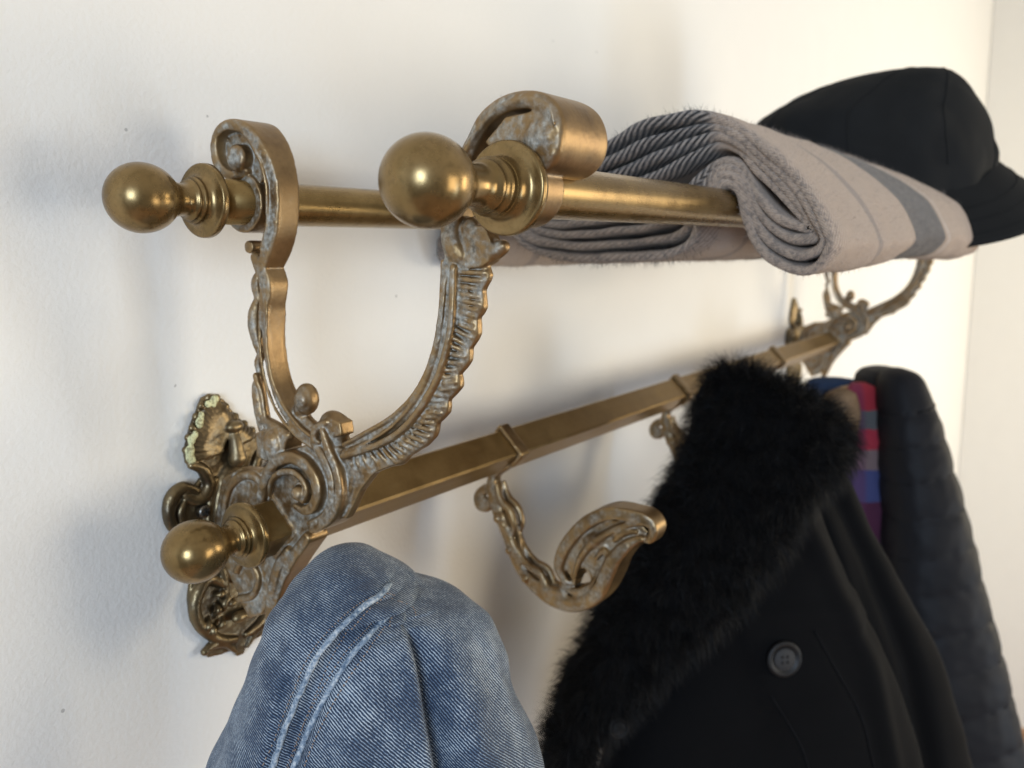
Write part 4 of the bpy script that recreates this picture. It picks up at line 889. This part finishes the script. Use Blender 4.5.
def bandm(v, a, b_, soft=.0015):
    k1 = N(nt, 'ShaderNodeMapRange', interpolation_type='SMOOTHSTEP'); L(nt, v, k1.inputs[0]); k1.inputs[1].default_value = a-soft; k1.inputs[2].default_value = a+soft
    k2 = N(nt, 'ShaderNodeMapRange', interpolation_type='SMOOTHSTEP'); L(nt, v, k2.inputs[0]); k2.inputs[1].default_value = b_-soft; k2.inputs[2].default_value = b_+soft; k2.inputs[3].default_value = 1; k2.inputs[4].default_value = 0
    return math_(nt, 'MULTIPLY', k1.outputs[0], k2.outputs[0])
base = mixc(nt, math_(nt, 'MULTIPLY_ADD', tw, .30, math_(nt, 'MULTIPLY', math_(nt, 'ADD', n1.outputs[0], n6.outputs[0]), .38)), (.27, .195, .140), (.52, .405, .315))
gry = mixc(nt, ramp(nt, math_(nt, 'ADD', math_(nt, 'MULTIPLY', tw, .35), math_(nt, 'MULTIPLY', n6.outputs[0], .75)), [(.46, (0, 0, 0)), (.66, (1, 1, 1))]), (.018, .017, .016), (.17, .145, .125))
blk = mixc(nt, ramp(nt, math_(nt, 'ADD', tb, math_(nt, 'MULTIPLY', math_(nt, 'SUBTRACT', n6.outputs[0], .5), .9)), [(.50, (0, 0, 0)), (.72, (1, 1, 1))]), (.008, .008, .010), (.40, .34, .29))
col = mixc(nt, bandm(X_, .485, .60), base, gry)
col = mixc(nt, math_(nt, 'MULTIPLY', bandm(X_, .612, .618), .7), col, (.50, .46, .42))
col = mixc(nt, math_(nt, 'MULTIPLY', bandm(X_, .362, .374), .45), col, (.12, .11, .11))
zm = N(nt, 'ShaderNodeMapRange'); L(nt, sx.outputs['Z'], zm.inputs[0]); zm.inputs[1].default_value = -.01; zm.inputs[2].default_value = .03; zm.inputs[3].default_value = .32; zm.inputs[4].default_value = .97
col = mixc(nt, math_(nt, 'MULTIPLY', zm.outputs[0], math_(nt, 'MULTIPLY', bandm(X_, .1, .300, .003), bandm(Y_, -.172, .2, .006))), col, blk)
spk = ramp(nt, n6.outputs[0], [(.46, (0, 0, 0)), (.60, (1, 1, 1))])
col = mixc(nt, math_(nt, 'MULTIPLY', math_(nt, 'MULTIPLY', bandm(X_, .1, .272, .003), spk), .55), col, (.06, .055, .055))
L(nt, col, b.inputs['Base Color']); bump(nt, b, math_(nt, 'ADD', math_(nt, 'MULTIPLY', tw, .6), math_(nt, 'ADD', n1.outputs[0], math_(nt, 'MULTIPLY', n6.outputs[0], 1.6))), .8, .0014)
sc_root = thing('folded_scarf', 'folded taupe wool scarf with black herringbone and grey bands, laid over the upper tubes', 'scarf', (0, 0, 0))
J = 4; TH = .0088
for j in range(J):
    k = j/J*.98
    bo = [(a[0]+(c_[0]-a[0])*k, a[1]+(c_[1]-a[1])*k) for a, c_ in zip(bot, mid)]; to = [(a[0]+(c_[0]-a[0])*k, a[1]+(c_[1]-a[1])*k) for a, c_ in zip(top, mid)]
    path = crom(bo+to[::-1], 230); n_ = len(path)
    xs = [XS+.0035*j*(1 if j % 2 else .4)+.004*random.random()]; NX = 90
    arc = [0.]
    for a, b_ in zip(path, path[1:]): arc.append(arc[-1]+math.hypot(b_[0]-a[0], b_[1]-a[1]))
    x0 = XS+.0022*j; x1 = XF-.006*j
    bm = bmesh.new(); uvl = bm.loops.layers.uv.new('UVMap'); grid = []
    for i in range(NX):
        u = i/(NX-1); x = x0+(x1-x0)*u; row = []
        edge = min(1, min(i, NX-1-i)/1.5)
        for s_ in (1, -1):
            for q in range(n_):
                a, b_ = path[max(q-1, 0)], path[min(q+1, n_-1)]
                t = Vector((b_[0]-a[0], b_[1]-a[1])).normalized(); nn = Vector((t.y, -t.x))
                h = TH/2*(.55+.45*edge)*(1+.35*noise.noise(Vector((x*30, q*.06, j*4))))
                y, z = path[q][0]+nn.x*h*s_, path[q][1]+nn.y*h*s_
                fr = max(0, min(1, (-y-.19)/.06))
                near = max(0, 1-u*3)
                wob_ = noise.noise(Vector((x*9, y*14, z*14+j*.3)))*.0035*min(1, fr+.15)+noise.noise(Vector((x*40, y*45, z*45+j*5)))*.0019*min(1, fr+.6)
                y -= fr*.030*u**1.2; z += fr*(.010*u)+wob_*1.2; y += wob_
                # sagging free corner at the far end of the roll
                xx = x-(.018*max(0, (z-.02)/.05)**2*u**6)+.004*noise.noise(Vector((y*25, z*25, j*3+(u > .5)*9)))*(near*1.8+u**8)
                row.append(bm.verts.new((xx, y, z)))
        grid.append(row)
    M2 = 2*n_
    order = list(range(n_))+list(range(2*n_-1, n_-1, -1))
    for i in range(NX-1):
        for q in range(M2):
            a, b_ = order[q], order[(q+1) % M2]
            f = bm.faces.new((grid[i][a], grid[i][b_], grid[i+1][b_], grid[i+1][a]))
            ua, ub = arc[a % n_], arc[b_ % n_]; va, vb = x0+(x1-x0)*i/(NX-1), x0+(x1-x0)*(i+1)/(NX-1)
            for lp, c_ in zip(f.loops, ((ua, va), (ub, va), (ub, vb), (ua, vb))): lp[uvl].uv = c_
    for i in (0, NX-1):
        for q in range(n_-1):
            f = bm.faces.new((grid[i][q], grid[i][q+1], grid[i][n_+q+1], grid[i][n_+q]))
            for lp, c_ in zip(f.loops, ((arc[q], x0), (arc[q+1], x0), (arc[q+1], x0-TH), (arc[q], x0-TH))): lp[uvl].uv = c_
    so = frombm('wool_layer', bm, M_plaid, sc_root)
    if j == 0:
        M_fuzz, _, _ = mat('wool_fuzz', .9, 0, (.33, .285, .25)); M_fuzzd, _, _ = mat('dark_wool_fuzz', .9, 0, (.05, .05, .05))
        rts = surface_roots(so, 20000, 9, lambda P, n_: n_.dot(-FH) > -.35 or n_.z > .3)
        strands('wool_fuzz', M_fuzz, [r for r in rts if not (r[0].x < .3 and r[0].y > -.17)], so, .0050, .00013, Vector((0, 0, .1)), 6, 1.)
        strands('dark_wool_fuzz', M_fuzzd, [r for r in rts if r[0].x < .3 and r[0].y > -.17]*2, so, .007, .00013, Vector((-.3, 0, .1)), 7)

# --- cap
M_cap = cloth('black_cotton_twill', (.0105, .0112, .0118), rough=.85, sc=1100., b_=.35, var=.25)
cap = thing('flat_peaked_cap', 'black cotton peaked cap resting on the folded scarf at the far end of the shelf', 'cap', (0, 0, 0))
crn = [(0.8316,-0.2209,0.1814,0.0006,0.001),(0.8283,-0.2164,0.1805,0.0134,0.014),(0.8247,-0.2115,0.179,0.0268,0.03),(0.8152,-0.1987,0.1755,0.05,0.055),(0.8067,-0.1883,0.1683,0.0708,0.072),(0.7991,-0.1801,0.1575,0.0915,0.084),(0.7921,-0.1737,0.1443,0.1092,0.092),(0.7851,-0.1674,0.1299,0.1269,0.096),(0.7814,-0.1654,0.1178,0.1355,0.098),(0.7803,-0.169,0.0985,0.1391,0.098),(0.7802,-0.1749,0.0768,0.1404,0.096),(0.7807,-0.1803,0.0599,0.1355,0.093),(0.7776,-0.1852,0.0261,0.1281,0.088)]
gc = Garment(crn, nr=70, m=140, e=1., wave=lambda P: 0.006*noise.noise(P*17)+.0045*(abs(noise.noise(P*26+Vector((3, 1, 7))))-.2))
co_ = gc.build('crown', M_cap, cap)
for th in (.35, 1.1, 1.9, 2.7):
    bm = bmesh.new(); tube(bm, [tuple(gc.pt(r, th+(.12*(i/45)), .0002)) for i, r in enumerate(gc.rows[2:64])], .0009, 6); frombm('crown_seam', bm, M_cap, co_)
bm = bmesh.new(); tp = gc.rows[0]; sphere(bm, (tp[0], tp[1], tp[2]+.001), .006, (1, 1, .5), 14); frombm('top_button', bm, M_cap, co_)
r0 = gc.row([(0.8558,-0.2858,0.0737)][0][2]); c0 = Vector(r0[:3]); bm = bmesh.new(); g_ = []
for i in range(41):
    ph = R(-20)+R(110)*i/40; row = []
    for t in [k/14 for k in range(15)]:
        ext = .070*t*max(0, math.sin(PI*(i/40)))**.5
        P = c0+RH*(r0[3]*.95+ext)*math.cos(ph)*1.0-FH*(r0[4]*.95+ext*.9)*math.sin(ph)+Vector((0, 0, .010-.040*t-.050*max(0, math.sin(ph))**1.3-.026*t*abs(math.sin(ph))))
        row.append(P)
    g_.append(row)
up_ = [[bm.verts.new(p) for p in r] for r in g_]; dn_ = [[bm.verts.new(p-Vector((0, 0, .0032))) for p in r] for r in g_]
for i in range(40):
    for k in range(14):
        bm.faces.new((up_[i][k], up_[i+1][k], up_[i+1][k+1], up_[i][k+1])); bm.faces.new((dn_[i][k], dn_[i][k+1], dn_[i+1][k+1], dn_[i+1][k]))
    bm.faces.new((up_[i][14], up_[i+1][14], dn_[i+1][14], dn_[i][14])); bm.faces.new((up_[i][0], dn_[i][0], dn_[i+1][0], up_[i+1][0]))
for k in range(14):
    bm.faces.new((up_[0][k], up_[0][k+1], dn_[0][k+1], dn_[0][k])); bm.faces.new((up_[40][k], dn_[40][k], dn_[40][k+1], up_[40][k+1]))
pk = frombm('peak', bm, M_cap, cap)
for kk in (12, 9, 6):
    bm = bmesh.new(); tube(bm, [tuple(g_[i][kk]+Vector((0, 0, .0004))) for i in range(2, 39)], .0006, 6); frombm('peak_stitching', bm, M_cap, pk)
